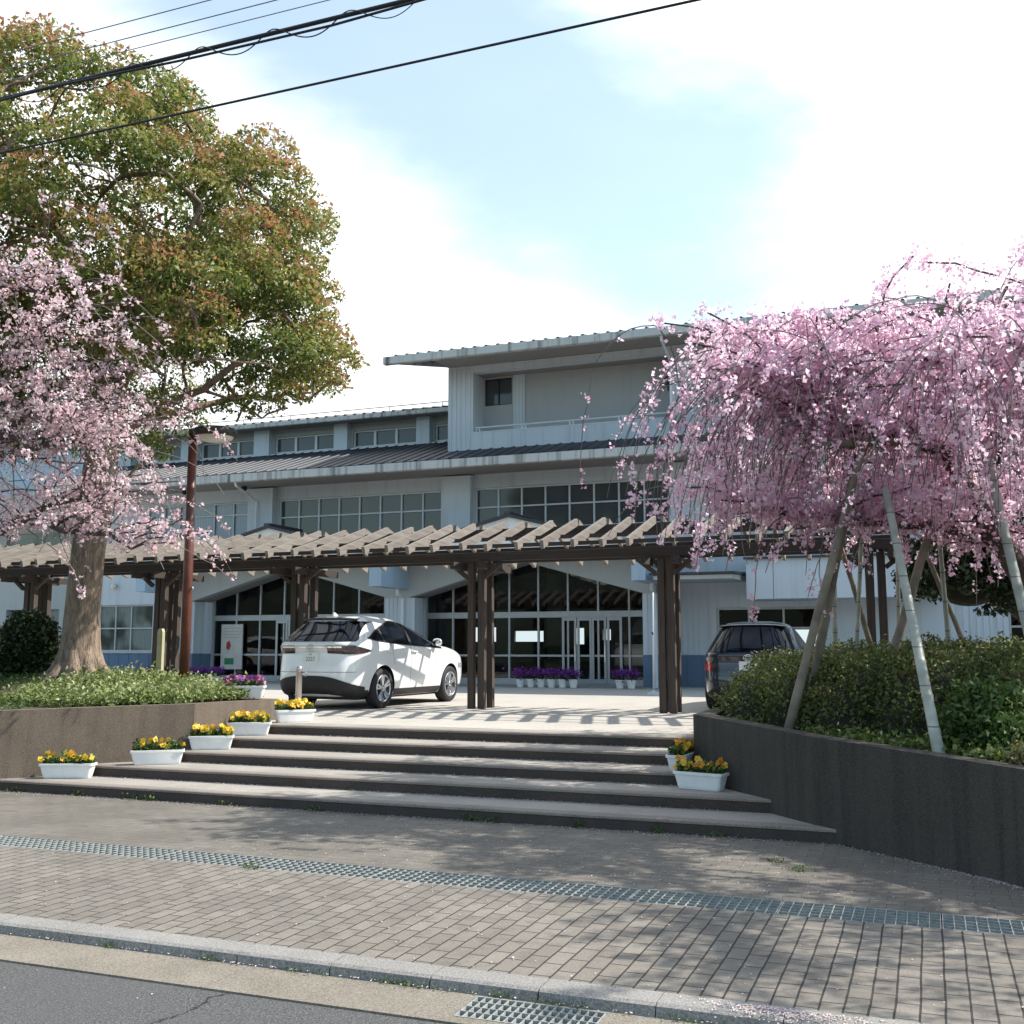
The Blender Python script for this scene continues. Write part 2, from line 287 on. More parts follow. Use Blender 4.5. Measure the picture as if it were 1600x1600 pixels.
# ------------------------------------------------------------------ mesh helpers
class MB:
    def __init__(s): s.v = []; s.f = []; s.mi = []
    def quad(s, a, b, c, d, mi=0):
        n = len(s.v); s.v += [tuple(a), tuple(b), tuple(c), tuple(d)]; s.f.append((n, n+1, n+2, n+3)); s.mi.append(mi)
    def poly(s, pts, mi=0):
        n = len(s.v); s.v += [tuple(p) for p in pts]; s.f.append(tuple(range(n, n+len(pts)))); s.mi.append(mi)
    def box(s, x0, y0, z0, x1, y1, z1, mi=0, M4=None, ch=0):
        P = [(x0, y0, z0), (x1, y0, z0), (x1, y1, z0), (x0, y1, z0), (x0, y0, z1), (x1, y0, z1), (x1, y1, z1), (x0, y1, z1)]
        if M4 is not None: P = [tuple(M4 @ Vector(p)) for p in P]
        n = len(s.v); s.v += P
        for q in ((0, 3, 2, 1), (4, 5, 6, 7), (0, 1, 5, 4), (1, 2, 6, 5), (2, 3, 7, 6), (3, 0, 4, 7)):
            s.f.append(tuple(n+i for i in q)); s.mi.append(mi)
    def prism(s, pts, axis, a, b, mi=0):
        # pts: 2-D outline; axis 'x','y','z' = extrusion direction from a to b
        def P(p, t):
            if axis == 'y': return (p[0], t, p[1])
            if axis == 'x': return (t, p[0], p[1])
            return (p[0], p[1], t)
        n = len(s.v); k = len(pts); s.v += [P(p, a) for p in pts]+[P(p, b) for p in pts]
        s.f.append(tuple(range(n, n+k))); s.mi.append(mi); s.f.append(tuple(range(n+2*k-1, n+k-1, -1))); s.mi.append(mi)
        for i in range(k):
            j = (i+1) % k; s.f.append((n+i, n+k+i, n+k+j, n+j)); s.mi.append(mi)
    def tube(s, pts, rad, n=8, cap=True, mi=0):
        pts = [Vector(p) for p in pts]; m = len(pts)
        if not hasattr(rad, '__len__'): rad = [rad]*m
        b0 = len(s.v); up = Vector((0, 0, 1)); t0 = (pts[1]-pts[0]).normalized()
        if abs(t0.z) > .9: up = Vector((1, 0, 0))
        u = t0.cross(up).normalized()
        for i, p in enumerate(pts):
            t = (pts[min(i+1, m-1)]-pts[max(i-1, 0)]).normalized()
            u = (u-t*u.dot(t)).normalized(); w = t.cross(u)
            for k in range(n):
                a = 2*math.pi*k/n; s.v.append(tuple(p+(u*math.cos(a)+w*math.sin(a))*rad[i]))
        for i in range(m-1):
            for k in range(n):
                a = b0+i*n+k; b = b0+i*n+(k+1) % n; s.f.append((a, b, b+n, a+n)); s.mi.append(mi)
        if cap:
            s.f.append(tuple(b0+k for k in range(n-1, -1, -1))); s.mi.append(mi)
            s.f.append(tuple(b0+(m-1)*n+k for k in range(n))); s.mi.append(mi)
    def lathe(s, prof, c=(0, 0, 0), n=24, axis='z', mi=0):
        b0 = len(s.v)
        for r, h in prof:
            for k in range(n):
                a = 2*math.pi*k/n; x, y = r*math.cos(a), r*math.sin(a)
                s.v.append({'z': (c[0]+x, c[1]+y, c[2]+h), 'y': (c[0]+x, c[1]+h, c[2]+y), 'x': (c[0]+h, c[1]+x, c[2]+y)}[axis])
        for i in range(len(prof)-1):
            for k in range(n):
                a = b0+i*n+k; b = b0+i*n+(k+1) % n; s.f.append((a, b, b+n, a+n)); s.mi.append(mi)
    def grid(s, P, mi=0):
        h = len(P); w = len(P[0]); n = len(s.v)
        for r in P: s.v += [tuple(p) for p in r]
        for i in range(h-1):
            for j in range(w-1):
                a = n+i*w+j; s.f.append((a, a+1, a+w+1, a+w)); s.mi.append(mi)
    def build(s, name, mats, parent=None, smooth=False, fix=True, bevel=0):
        me = bpy.data.meshes.new(name)
        off = parent_world(parent) if parent is not None else Vector((0, 0, 0))
        vs = [(v[0]-off.x, v[1]-off.y, v[2]-off.z) for v in s.v] if parent is not None and parent.get('_w') else s.v
        me.from_pydata(vs, [], s.f); me.update()
        if fix:
            bm = bmesh.new(); bm.from_mesh(me)
            bmesh.ops.recalc_face_normals(bm, faces=bm.faces); bm.to_mesh(me); bm.free()
        if not isinstance(mats, (list, tuple)): mats = [mats]
        for m in mats: me.materials.append(M[m] if isinstance(m, str) else m)
        if len(mats) > 1: me.polygons.foreach_set('material_index', s.mi)
        if smooth: me.polygons.foreach_set('use_smooth', [True]*len(me.polygons))
        o = bpy.data.objects.new(name, me); COL.objects.link(o)
        if parent is not None: o.parent = parent
        if bevel:
            md = o.modifiers.new('bevel', 'BEVEL'); md.width = bevel; md.segments = 2; md.limit_method = 'ANGLE'
        return o
def parent_world(p):
    v = Vector(p.location)
    while p.parent is not None: p = p.parent; v += Vector(p.location)
    return v
def thing(name, label, cat, loc=(0, 0, 0), group=None, world=True, rz=0):
    o = bpy.data.objects.new(name, None); COL.objects.link(o); o.location = loc; o.rotation_euler = (0, 0, rz); o.empty_display_size = .2
    o['label'] = label; o['category'] = cat
    if group: o['group'] = group
    if world: WORLD.add(o.name)
    return o
WORLD = set()
def parent_is_world(p):
    while p.parent is not None: p = p.parent
    return p.name in WORLD
def part(name, mb, mats, parent, smooth=False, fix=True, label=None, bevel=0):
    """mesh given in world coordinates when its thing was made with world=True, else in the thing's own frame"""
    if parent_is_world(parent):
        off = parent_world(parent); mb.v = [(a-off.x, b-off.y, c-off.z) for a, b, c in mb.v]
    o = mb.build(name, mats, None, smooth, fix, bevel); o.parent = parent
    if label: o['label'] = label
    return o
def tag(o, label=None, cat=None, group=None, kind=None):
    if label: o['label'] = label
    if cat: o['category'] = cat
    if group: o['group'] = group
    if kind: o['kind'] = kind
    return o
def copy_tree(o, parent=None):
    c = o.copy(); COL.objects.link(c); c.parent = parent
    for ch in [x for x in bpy.data.objects if x.parent == o]: copy_tree(ch, c)
    return c
def leafcloud(name, P, size, mat, parent=None, tint=None, aspect=.5, up=0., spread=.25, dirs=None):
    P = np.asarray(P, dtype=np.float64); n = len(P)
    nr = RNG.normal(size=(n, 3)); nr /= np.linalg.norm(nr, axis=1)[:, None]
    if dirs is not None: nr = nr*(1-up)+dirs*up
    else: nr[:, 2] += up
    nr /= np.linalg.norm(nr, axis=1)[:, None]
    t = RNG.normal(size=(n, 3)); u = np.cross(nr, t); u /= np.linalg.norm(u, axis=1)[:, None]; v = np.cross(nr, u)
    s = (size*(1+spread*RNG.normal(size=n))).clip(size*.4, size*1.8)[:, None]
    bend = nr*s*.25
    V = np.stack([P-u*s*.5, P+v*s*aspect*.5+bend, P+u*s*.5, P-v*s*aspect*.5+bend], 1).reshape(-1, 3)
    if parent is not None and parent_is_world(parent): V = V-np.array(parent_world(parent))
    me = bpy.data.meshes.new(name); me.vertices.add(4*n); me.vertices.foreach_set('co', V.astype(np.float32).ravel())
    me.loops.add(4*n); me.loops.foreach_set('vertex_index', np.arange(4*n, dtype=np.int32))
    me.polygons.add(n); me.polygons.foreach_set('loop_start', np.arange(0, 4*n, 4, dtype=np.int32)); me.polygons.foreach_set('loop_total', np.full(n, 4, dtype=np.int32))
    me.update(calc_edges=True)
    a = me.attributes.new('tint', 'FLOAT', 'FACE'); tv = RNG.random(n) if tint is None else np.asarray(tint)
    a.data.foreach_set('value', tv.astype(np.float32).clip(0, 1)); me.materials.append(M[mat])
    o = bpy.data.objects.new(name, me); COL.objects.link(o)
    if parent is not None: o.parent = parent
    return o
def struct(name, mb, mats, **k):
    o = mb.build(name, mats, **k); o['kind'] = 'structure'; return o

PZ = .635; RISE = .127
NOSE = [9.98, 10.70, 11.42, 12.14, 12.86]
# ------------------------------------------------------------------ ground, road, pavement, steps
mb = MB(); mb.quad((-900, -900, -.4), (900, -900, -.4), (900, 900, -.4), (-900, 900, -.4)); struct('ground', mb, 'far_ground')
mb = MB(); P = []      # added unseen ridge behind the camera, something dark for the windows to reflect
for j in range(9):
    r = []
    for i in range(91):
        x = -450+i*10; h = (24+7*math.sin(x*.021)+4*math.sin(x*.057+1)+1.6*math.sin(x*.19))*math.sin(math.pi/2*min(1, j/5))
        r.append((x, -110-j*14-12*math.sin(x*.011), -.5+h+.8*math.sin(x*.4+j*2)*(j > 0)))
    P.append(r)
mb.grid(P); simple('added_ridge_dark', (.035, .045, .028), .95, 0, .6, .12); struct('added_ridge', mb, 'added_ridge_dark', smooth=True)
mb = MB(); mb.quad((-120, -9, -.055), (120, -9, -.055), (120, 4.83, -.055), (-120, 4.83, -.055)); struct('road', mb, 'asphalt')
mb = MB()      # gutter slabs between asphalt and kerb, leaving a hole for the gutter grate
GX0, GX1, GY0, GY1 = -2.22, -1.53, 4.91, 5.215
x = -60.0; 
while x < 40:
    x1 = x+.6
    mb.box(x, 4.83, -.2, x1-.004, GY0, -.045)
    if x1 <= GX0 or x >= GX1: mb.box(x, GY0, -.2, x1-.004, 5.235, -.045)
    else:
        if x < GX0: mb.box(x, GY0, -.2, GX0, 5.235, -.045)
        if x1 > GX1: mb.box(GX1, GY0, -.2, x1-.004, 5.235, -.045)
        mb.box(max(x, GX0), GY1, -.2, min(x1, GX1), 5.235, -.045)
    x = x1
mb.box(GX0, GY0, -.32, GX1, GY1, -.25)
mb.quad((-60, 4.83, -.075), (40, 4.83, -.075), (40, GY0, -.075), (-60, GY0, -.075))
struct('gutter', mb, 'gutter_concrete')
mb = MB(); x = -60.1
while x < 40:
    pr_ = [(5.25, -.06), (5.262, .0), (5.285, .012), (5.445, .012), (5.45, -.06)]
    mb.prism(pr_, 'x', x, x+.592+random.uniform(-.003, .003)); x += .6
mb.quad((-60, 5.235, -.05), (40, 5.235, -.05), (40, 5.46, -.05), (-60, 5.46, -.05))
struct('kerb', mb, 'kerb_stone')
mb = MB(); mb.quad((-60, 5.455, 0), (40, 5.455, 0), (40, 7.28, 0), (-60, 7.28, 0)); struct('pavement', mb, 'pavers_front')
mb = MB(); mb.quad((-60, 7.68, 0), (40, 7.68, 0), (40, 16, 0), (-60, 16, 0)); struct('pavement', mb, 'pavers_back')
mb = MB()      # drain channel
mb.quad((-60, 7.28, -.2), (40, 7.28, -.2), (40, 7.68, -.2), (-60, 7.68, -.2))
mb.quad((-60, 7.28, -.2), (40, 7.28, -.2), (40, 7.28, 0), (-60, 7.28, 0)); mb.quad((-60, 7.68, -.2), (40, 7.68, -.2), (40, 7.68, 0), (-60, 7.68, 0))
struct('drain_channel', mb, 'black_plastic')
mb = MB()
for i, y in enumerate(NOSE):
    z = RISE*(i+1)
    y1 = NOSE[i+1] if i < 4 else 13.3
    if i == 0:
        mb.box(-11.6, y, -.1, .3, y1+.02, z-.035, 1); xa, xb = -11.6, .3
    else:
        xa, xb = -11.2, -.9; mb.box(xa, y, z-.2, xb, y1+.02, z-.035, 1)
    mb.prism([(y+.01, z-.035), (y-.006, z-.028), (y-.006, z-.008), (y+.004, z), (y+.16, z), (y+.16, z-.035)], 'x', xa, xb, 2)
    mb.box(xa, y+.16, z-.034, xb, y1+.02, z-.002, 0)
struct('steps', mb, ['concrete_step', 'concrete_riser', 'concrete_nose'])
mb = MB(); mb.quad((-90, 13.3, PZ), (60, 13.3, PZ), (60, 110, PZ), (-90, 110, PZ)); struct('plaza', mb, 'plaza_paving')
# drain grates: 1 m lengths of bearing bars with cross bars
def grate(L_, W_, bars, cross, h=.022):
    mb = MB()
    for i in range(bars+1):
        y = -W_/2+W_*i/bars; t = .005 if 0 < i < bars else .008
        mb.box(-L_/2, y-t/2, -h, L_/2, y+t/2, 0)
    for j in range(cross+1):
        x = -L_/2+.004+(L_-.008)*j/cross; t = .006
        mb.box(x-t/2, -W_/2, -h, x+t/2, W_/2, -.0015)
    return mb
g0 = grate(.995, .385, 5, 15, .02).build('drain_grate', 'steel_galv')
tag(g0, 'galvanised steel grate section in the long drain across the paved footpath', 'drain grate', 'drain grates in the footpath channel')
g0.location = (-17.5, 7.48, .001)
for i in range(1, 21):
    c = g0.copy(); COL.objects.link(c); c.location = (-17.5+i, 7.48, .001+random.uniform(-.0015, .0015))
g1 = grate(.68, .298, 4, 16, .03).build('gutter_grate', 'steel_galv'); g1.location = ((GX0+GX1)/2, (GY0+GY1)/2, -.042)
tag(g1, 'small galvanised grate set in the roadside gutter below the kerb', 'drain grate')

# ------------------------------------------------------------------ retaining walls and beds
LW = [(-60, 6.95), (-13.15, 6.95), (-9.1, 11.8), (-9.1, 13.8), (-16.9, 14.9), (-60, 14.9)]
RW = [(-2.46, 16.2), (-2.46, 11.86), (-1.02, 10.15), (2.35, 7.1), (40, 7.1), (40, 16.2)]
def retaining(name, pts, ztop, label, th=.2, mat='concrete_wall'):
    """polyline wall with mitred joints, outline pts outside face, material thickness to the bed side"""
    t = thing(name, label, 'wall', (pts[1][0], pts[1][1], 0)); mb = MB(); n = len(pts)
    P = [Vector((p[0], p[1])) for p in pts]; off = []
    for i in range(n):
        a = (P[i]-P[i-1]).normalized() if i > 0 else None; b = (P[i+1]-P[i]).normalized() if i < n-1 else None
        na = Vector((-a.y, a.x)) if a else None; nb = Vector((-b.y, b.x)) if b else None
        if na is None: m = nb
        elif nb is None: m = na
        else: m = (na+nb)/(1+na.dot(nb))
        off.append(P[i]+m*th)
    for i in range(n-1):
        z0, z1 = ztop[i], ztop[i+1]; a, b, c, d = P[i], P[i+1], off[i+1], off[i]; bt = -.15
        mb.quad((*a, bt), (*b, bt), (*b, z1), (*a, z0)); mb.quad((*a, z0), (*b, z1), (*c, z1), (*d, z0)); mb.quad((*d, z0), (*c, z1), (*c, bt), (*d, bt))
    part('wall_face', mb, mat, t)
    return t
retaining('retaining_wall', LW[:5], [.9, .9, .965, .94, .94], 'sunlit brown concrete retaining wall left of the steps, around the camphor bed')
rwt = retaining('retaining_wall', RW[:5], [.975, .975, .905, .76, .76], 'dark concrete retaining wall right of the steps, below the hedge', .2, 'concrete_dark')
mb = MB(); mb.lathe([(.034, 0), (.034, -.02), (.026, -.02), (.026, .1)], (0, 0, 0), 16, 'y')
rot = Matrix.Rotation(R(-45), 4, 'Z'); mb.v = [tuple((Matrix.Translation((-.19, 9.59, .14)) @ rot) @ Vector(v)) for v in mb.v]
part('weep_pipe', mb, 'weep_pipe', rwt)
def bedheight(x, y, s):
    return .02*math.sin(x*3.1+y*1.7)+.015*math.sin(x*7.3-y*5.1)
def bed(name, poly, inside, z0, hill):
    mb = MB(); bm = bmesh.new(); vs = [bm.verts.new((p[0], p[1], z0)) for p in poly]; bm.faces.new(vs)
    bmesh.ops.triangulate(bm, faces=bm.faces)
    for _ in range(1):
        pass
    me = bpy.data.meshes.new(name); bm.to_mesh(me); bm.free()
    me.materials.append(M['soil']); o = bpy.data.objects.new(name, me); COL.objects.link(o); o['kind'] = 'structure'; return o
bed('planting_bed', [(-60, 7.1), (-13.2, 7.1), (-9.25, 11.85), (-9.25, 13.75), (-17, 14.8), (-60, 14.8)], None, .9, None)
bed('planting_bed', [(-2.3, 16.2), (-2.3, 11.93), (-.88, 10.27), (2.42, 7.25), (40, 7.25), (40, 16.2)], None, .78, None)
# gently mounded soil in the camphor bed
def mound(x, y):
    return .91+.33*math.exp(-(((x+12.3)/2.6)**2+((y-13.1)/1.5)**2))+.02*math.sin(2.3*x+y)+.01*math.sin(6*x-4*y)
def in_left(x, y, m=.0):
    if y > 13.7+(-9.1-x)*.13 or y < 7.1 or x > -9.28: return False
    # outside face from (-13.15,6.95) to (-9.1,11.8)
    dx, dy = 4.05, 4.85; s = ((x+13.15)*-dy+(y-6.95)*dx)/math.hypot(dx, dy)
    return s > .2+m
mb = MB(); xs = np.arange(-22, -9.2, .2); ys = np.arange(7.2, 14.6, .2); idx = {}
for x in xs:
    for y in ys:
        if all(in_left(a, b) for a, b in ((x, y), (x+.2, y), (x, y+.2), (x+.2, y+.2))):
            mb.quad((x, y, mound(x, y)), (x+.2, y, mound(x+.2, y)), (x+.2, y+.2, mound(x+.2, y+.2)), (x, y+.2, mound(x, y+.2)))
struct('soil_mound', mb, 'soil', smooth=True)

# ------------------------------------------------------------------ school building
YF = 28.6
B = thing('school_building', 'long white school building with dark tiled roofs, clerestory windows and a third-floor loggia', 'building', (-10, YF, PZ))
def wall(mb, x0, x1, z0, z1, y, ops, th=.22, axis='y'):
    """wall sheet with reveals round real openings"""
    xs = sorted({x0, x1, *[v for o in ops for v in o[:2] if x0 <= v <= x1]}); zs = sorted({z0, z1, *[v for o in ops for v in o[2:] if z0 <= v <= z1]})
    def q(x, z, dy): return (x, y+dy, z) if axis == 'y' else (y+dy, x, z)
    for i in range(len(xs)-1):
        for j in range(len(zs)-1):
            cx, cz = (xs[i]+xs[i+1])/2, (zs[j]+zs[j+1])/2
            if any(o[0] < cx < o[1] and o[2] < cz < o[3] for o in ops): continue
            mb.quad(q(xs[i], zs[j], 0), q(xs[i+1], zs[j], 0), q(xs[i+1], zs[j+1], 0), q(xs[i], zs[j+1], 0))
            mb.quad(q(xs[i], zs[j], th), q(xs[i], zs[j+1], th), q(xs[i+1], zs[j+1], th), q(xs[i+1], zs[j], th))
    for a, b, c, d in ops:
        mb.quad(q(a, c, 0), q(a, d, 0), q(a, d, th), q(a, c, th)); mb.quad(q(b, c, 0), q(b, c, th), q(b, d, th), q(b, d, 0))
        mb.quad(q(a, c, 0), q(a, c, th), q(b, c, th), q(b, c, 0)); mb.quad(q(a, d, 0), q(b, d, 0), q(b, d, th), q(a, d, th))
def window(x0, x1, z0, z1, y, vs, hs, gl, fw=.05, mw=.045, mat='frame_white', sill=True, light_m=None, label=None):
    """aluminium window: outer frame, mullions at vs, transoms at hs; pane is its child"""
    mb = MB(); a, b = y+.07, y+.14
    mb.box(x0+.002, a, z0+.002, x0+fw, b, z1-.002); mb.box(x1-fw, a, z0+.002, x1-.002, b, z1-.002)
    mb.box(x0+fw, a, z0+.002, x1-fw, b, z0+fw); mb.box(x0+fw, a, z1-fw, x1-fw, b, z1-.002)
    for v in vs: mb.box(v-mw/2, a-.012, z0+fw, v+mw/2, b-.003, z1-fw)
    for h in hs:
        hw = h[1] if isinstance(h, tuple) else mw; hz = h[0] if isinstance(h, tuple) else h
        mb.box(x0+fw, a-.006, hz-hw/2, x1-fw, b-.006, hz+hw/2)
    if sill: mb.box(x0-.03, y-.05, z0-.05, x1+.03, y+.068, z0-.003)
    f = part('window', mb, mat, B, label=label)
    p = MB(); p.quad((x0+fw, y+.115, z0+fw), (x1-fw, y+.115, z0+fw), (x1-fw, y+.115, z1-fw), (x0+fw, y+.115, z1-fw)); part('pane', p, gl, f)
    return f
CXL, CXR = -18.1, -10.45
O_LW = (-26.15, -23.2, 1.55, 3.1)
PB = [(-21.5, -14.62, PZ+.02, 4.2), (-13.9, -7.0, PZ+.02, 4.2)]
W2 = [(-24.3, -20.12, 5.1, 6.36), (-19.1, -13.3, 5.1, 6.36), (-12.3, -6.46, 5.1, 6.36), (-4.95, 1.1, 5.1, 6.36), (2.1, 8, 5.1, 6.36)]
O_R = [(-5.25, -2.6, PZ+.02, 2.75), (1.85, 4.2, PZ+.02, 2.9)]
mb = MB(); wall(mb, -27.0, 12, PZ-.3, 6.78, YF, [O_LW]+PB+W2+O_R)
mb.box(-27.0, YF+.225, PZ, -26.8, 38, 6.7); part('wall', mb, 'wall_paint', B)
# the lower part of the wall in blue
for a, b in ((-27.003, -21.5), (-7.0, -5.25), (-2.6, 1.85), (4.2, 12)):
    mb = MB(); P = [(a, YF-.018)]
    for x in np.arange(a+.1, b-.1, .42): P += [(x, YF-.018), (x+.004, YF-.03), (x+.026, YF-.03), (x+.03, YF-.018)]
    P += [(b, YF-.018), (b, YF-.001), (a, YF-.001)]; mb.prism(P, 'z', PZ-.1, 1.49); part('blue_dado', mb, 'wall_blue', B)
# ribbed panels and piers
mb = MB()
for a, b, z0, z1 in ((-20.1, -19.17, 4.6, 6.72), (-13.28, -12.34, 4.6, 6.72), (-6.4, -5.45, 4.6, 6.72), (1.15, 2.05, 4.6, 6.72)):
    mb = MB(); mb.box(a, YF-.25, z0, b, YF-.001, z1); part('pier', mb, 'wall_paint', B)
def ribs(name, a, b, z0, z1, y, back, mat='wall_paint', pitch=.15, w=.09, d=.022):
    mb = MB(); P = [(a, y-.004)]; x = a+.03
    while x+w < b-.01: P += [(x, y-.004), (x+.006, y-d), (x+w-.006, y-d), (x+w, y-.004)]; x += pitch
    P += [(b, y-.004), (b, back), (a, back)]; mb.prism(P, 'z', z0, z1); return part(name, mb, mat, B)
for a, b, zt in ((-26.95, -26.2, 4.5), (.5, 1.84, 4.5), (-6.2, -5.35, 3.2)): ribs('ribbed_panel', a, b, 1.52, zt, YF, YF-.001)
window(*O_LW, YF, [-24.8, -25.45, -23.9], [2.32], 'glass_green', mat='frame_alu')
window(*W2[0], YF, [-22.98, -21.6, -23.6, -20.85], [5.95], 'glass_curtain', mat='frame_alu')
window(*W2[1], YF, [-19.1+.725*i for i in range(1, 8)], [5.78], 'glass_blind')
window(*W2[2], YF, [-12.3+.73*i for i in range(1, 8)], [5.78], 'glass_blind')
window(*W2[3], YF, [-4.95+.756*i for i in range(1, 8)], [5.78], 'glass_blind')
window(*W2[4], YF, [2.1+.74*i for i in range(1, 8)], [5.78], 'glass_blind')
# glazed entrance bays under the two gables
def entrance(x0, x1, doors):
    z0, z1 = PZ+.02, 4.2; vs = [x0+.89*i for i in range(1, 8) if x0+.89*i < x1-.2]
    f = window(x0, x1, z0, z1, YF, vs, [(2.62, .17), (1.46, .055), (z0+.09, .14)], 'glass_clear', .05, .05, 'frame_alu', False)
    for dx in doors:
        mb = MB()
        for s in (0, 1):
            a = dx+s*.45
            mb.box(a, YF+.03, z0+.03, a+.07, YF+.055, 2.53); mb.box(a+.36, YF+.03, z0+.03, a+.43, YF+.055, 2.53)
            mb.box(a+.07, YF+.03, 2.44, a+.36, YF+.055, 2.53); mb.box(a+.07, YF+.03, z0+.03, a+.36, YF+.055, z0+.16)
        d = part('door', mb, 'frame_alu', B)
        h = MB(); h.tube([(dx+.40, YF+.0, 1.3), (dx+.40, YF+.0, 1.9)], .014); h.box(dx+.393, YF, 1.31, dx+.407, YF+.029, 1.33); h.box(dx+.393, YF, 1.87, dx+.407, YF+.029, 1.89)
        part('handle', h, 'chrome', d)
entrance(-21.5, -14.62, [-19.1, -17.5]); entrance(-13.9, -7.0, [-9.62, -8.75])
# dark recessed doorways further right
window(-5.25, -2.6, PZ+.02, 2.75, YF, [-4.4, -3.5], [2.2], 'glass_clear', .06, .05, 'frame_alu', False)
window(1.85, 4.2, PZ+.02, 2.9, YF, [3.0], [2.2], 'glass_clear', .06, .05, 'frame_alu', False)
# interior of the entrance hall: floor, ceiling, far wall with window strips to daylight
mb = MB(); mb.quad((-26.8, YF+.225, PZ+.01), (11.8, YF+.225, PZ+.01), (11.8, 38, PZ+.01), (-26.8, 38, PZ+.01)); part('hall_floor', mb, 'interior_floor', B)
mb = MB(); mb.quad((-26.8, YF+.225, 4.5), (-26.8, 38, 4.5), (11.8, 38, 4.5), (11.8, YF+.225, 4.5)); part('hall_ceiling', mb, 'interior', B)
mb = MB(); wall(mb, -26.8, 12, PZ, 8, 38, [(-20.5, -19.7, 1.3, 2.3), (-16.5, -15.2, 1.9, 2.45), (-14.7, -13.5, 1.9, 2.3), (-13.1, -12.8, 1.85, 2.35), (-12.3, -11.9, 1.8, 2.4), (-11.2, -9.9, 1.95, 2.35), (-9.5, -8.3, 1.9, 2.6), (-4.5, -3.5, 1.7, 2.3)])
mb.box(11.8, YF+.225, PZ, 12, 38, 8); part('rear_wall', mb, 'interior', B)
for x, w in ((-18.9, .5), (-16.1, .5), (-13.4, .5), (-11.6, .5), (-21.3, 1.7)):
    mb = MB(); mb.box(x, 33, PZ+.01, x+w, 33.4, 4.49); part('hall_column', mb, 'interior_light', B)
mb = MB(); mb.box(-9.2, 32.2, PZ+.01, -7.4, 32.4, 2.9); part('hall_partition', mb, 'interior_light', B)
for a, b, y, z in ((-18.2, -17.0, 31, 1.75), (-12.9, -11.9, 30.6, 1.6), (-10.7, -9.5, 31.2, 1.5), (-15.9, -15.0, 31, 1.4)):
    mb = MB(); mb.box(a, y, PZ+.01, b, y+.5, z)
    for k in range(1, 5): mb.box(a+.03, y-.012, PZ+.01+(z-PZ)*k/5-.012, b-.03, y-.0005, PZ+.01+(z-PZ)*k/5+.012)
    part('shoe_cabinet', mb, 'interior', B)
mb = MB()
for x in (-9.2,): 
    mb.box(x, 32.15, 1.9, x+1.1, 32.19, 2.7)
part('notice_board', mb, 'interior_light', B)
# porch: gables, raked beam, pillars, soffit, valley hoppers
for cx in (CXL, CXR):
    mb = MB(); mb.prism([(cx-3.68, 4.2), (cx+3.68, 4.2), (cx+3.68, 4.26), (cx, 5.2), (cx-3.68, 4.26)], 'y', 26.6, 26.75); part('gable', mb, 'white_render', B)
    mb = MB()
    for s in (-1, 1):
        P = [(cx, 5.205), (cx+s*3.84, 4.225), (cx+s*3.84, 4.30), (cx, 5.285)]
        mb.prism(P, 'y', 26.5, YF-.26)
        y = 26.5
    mb.box(cx-.09, 26.49, 5.27, cx+.09, YF-.27, 5.34); part('gable_roof', mb, 'roof_tile', B)
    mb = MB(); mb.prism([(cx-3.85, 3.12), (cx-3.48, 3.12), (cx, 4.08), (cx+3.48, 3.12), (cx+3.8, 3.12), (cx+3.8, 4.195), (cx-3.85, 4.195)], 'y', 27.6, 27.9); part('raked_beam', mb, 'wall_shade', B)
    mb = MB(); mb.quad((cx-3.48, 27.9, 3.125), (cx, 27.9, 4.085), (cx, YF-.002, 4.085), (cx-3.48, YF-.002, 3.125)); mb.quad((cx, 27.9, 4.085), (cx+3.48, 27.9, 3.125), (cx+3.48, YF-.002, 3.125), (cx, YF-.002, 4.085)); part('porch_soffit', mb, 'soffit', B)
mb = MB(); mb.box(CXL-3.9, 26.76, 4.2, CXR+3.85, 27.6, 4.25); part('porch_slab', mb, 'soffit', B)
PIL = [(-22.05, -21.45), (-14.7, -13.75), (-7.02, -6.42)]
for a, b in PIL:
    mb = MB(); mb.box(a, 27.62, 1.5, b, 28.15, 3.118)
    for x in np.arange(a+.08, b-.1, .13): mb.box(x, 27.6, 1.55, x+.05, 27.619, 3.118)
    p = part('pillar', mb, 'wall_paint', B); m2 = MB(); m2.box(a-.004, 27.6, PZ-.05, b+.004, 28.16, 1.499); m2.box(a-.01, 27.585, 1.4, b+.01, 27.599, 1.47); part('blue_base', m2, 'wall_blue', p)
for x0, x1 in ((-22.3, -21.95), (-14.3, -13.93), (-6.86, -6.5)):
    mb = MB(); mb.box(x0, 25.9, 3.36, x1, 27.59, 3.95); mb.box(x0+.1, 26.1, 3.95, x1-.1, 27.5, 4.19)
    h = part('rain_hopper', mb, 'hopper_paint', B)
    m2 = MB(); m2.tube([(x0+.2, 27.2, 3.36), (x0+.2, 27.2, 3.2), (x0+.2, 27.55, 3.1), (x0+.2, 27.55, PZ)], .05); part('downpipe', m2, 'frame_white', h)
# projecting canopy over the side door
mb = MB(); mb.prism([(25.9, 3.36), (28.58, 3.42), (28.58, 3.58), (25.9, 3.46)], 'x', -6.3, -4.35); mb.prism([(25.85, 3.47), (28.58, 3.6), (28.58, 3.65), (25.85, 3.53)], 'x', -6.4, -4.28, 1); part('canopy', mb, ['wall_shade', 'roof_tile'], B)
mb = MB(); mb.prism([(27.1, 2.9), (YF-.03, 2.9), (YF-.03, 3.95), (27.1, 3.9)], 'x', -4.2, .35); mb.prism([(27.0, 3.901), (YF-.03, 3.951), (YF-.03, 4.0), (27.0, 3.95)], 'x', -4.25, .4, 1); part('side_porch', mb, ['wall_paint', 'roof_tile'], B)
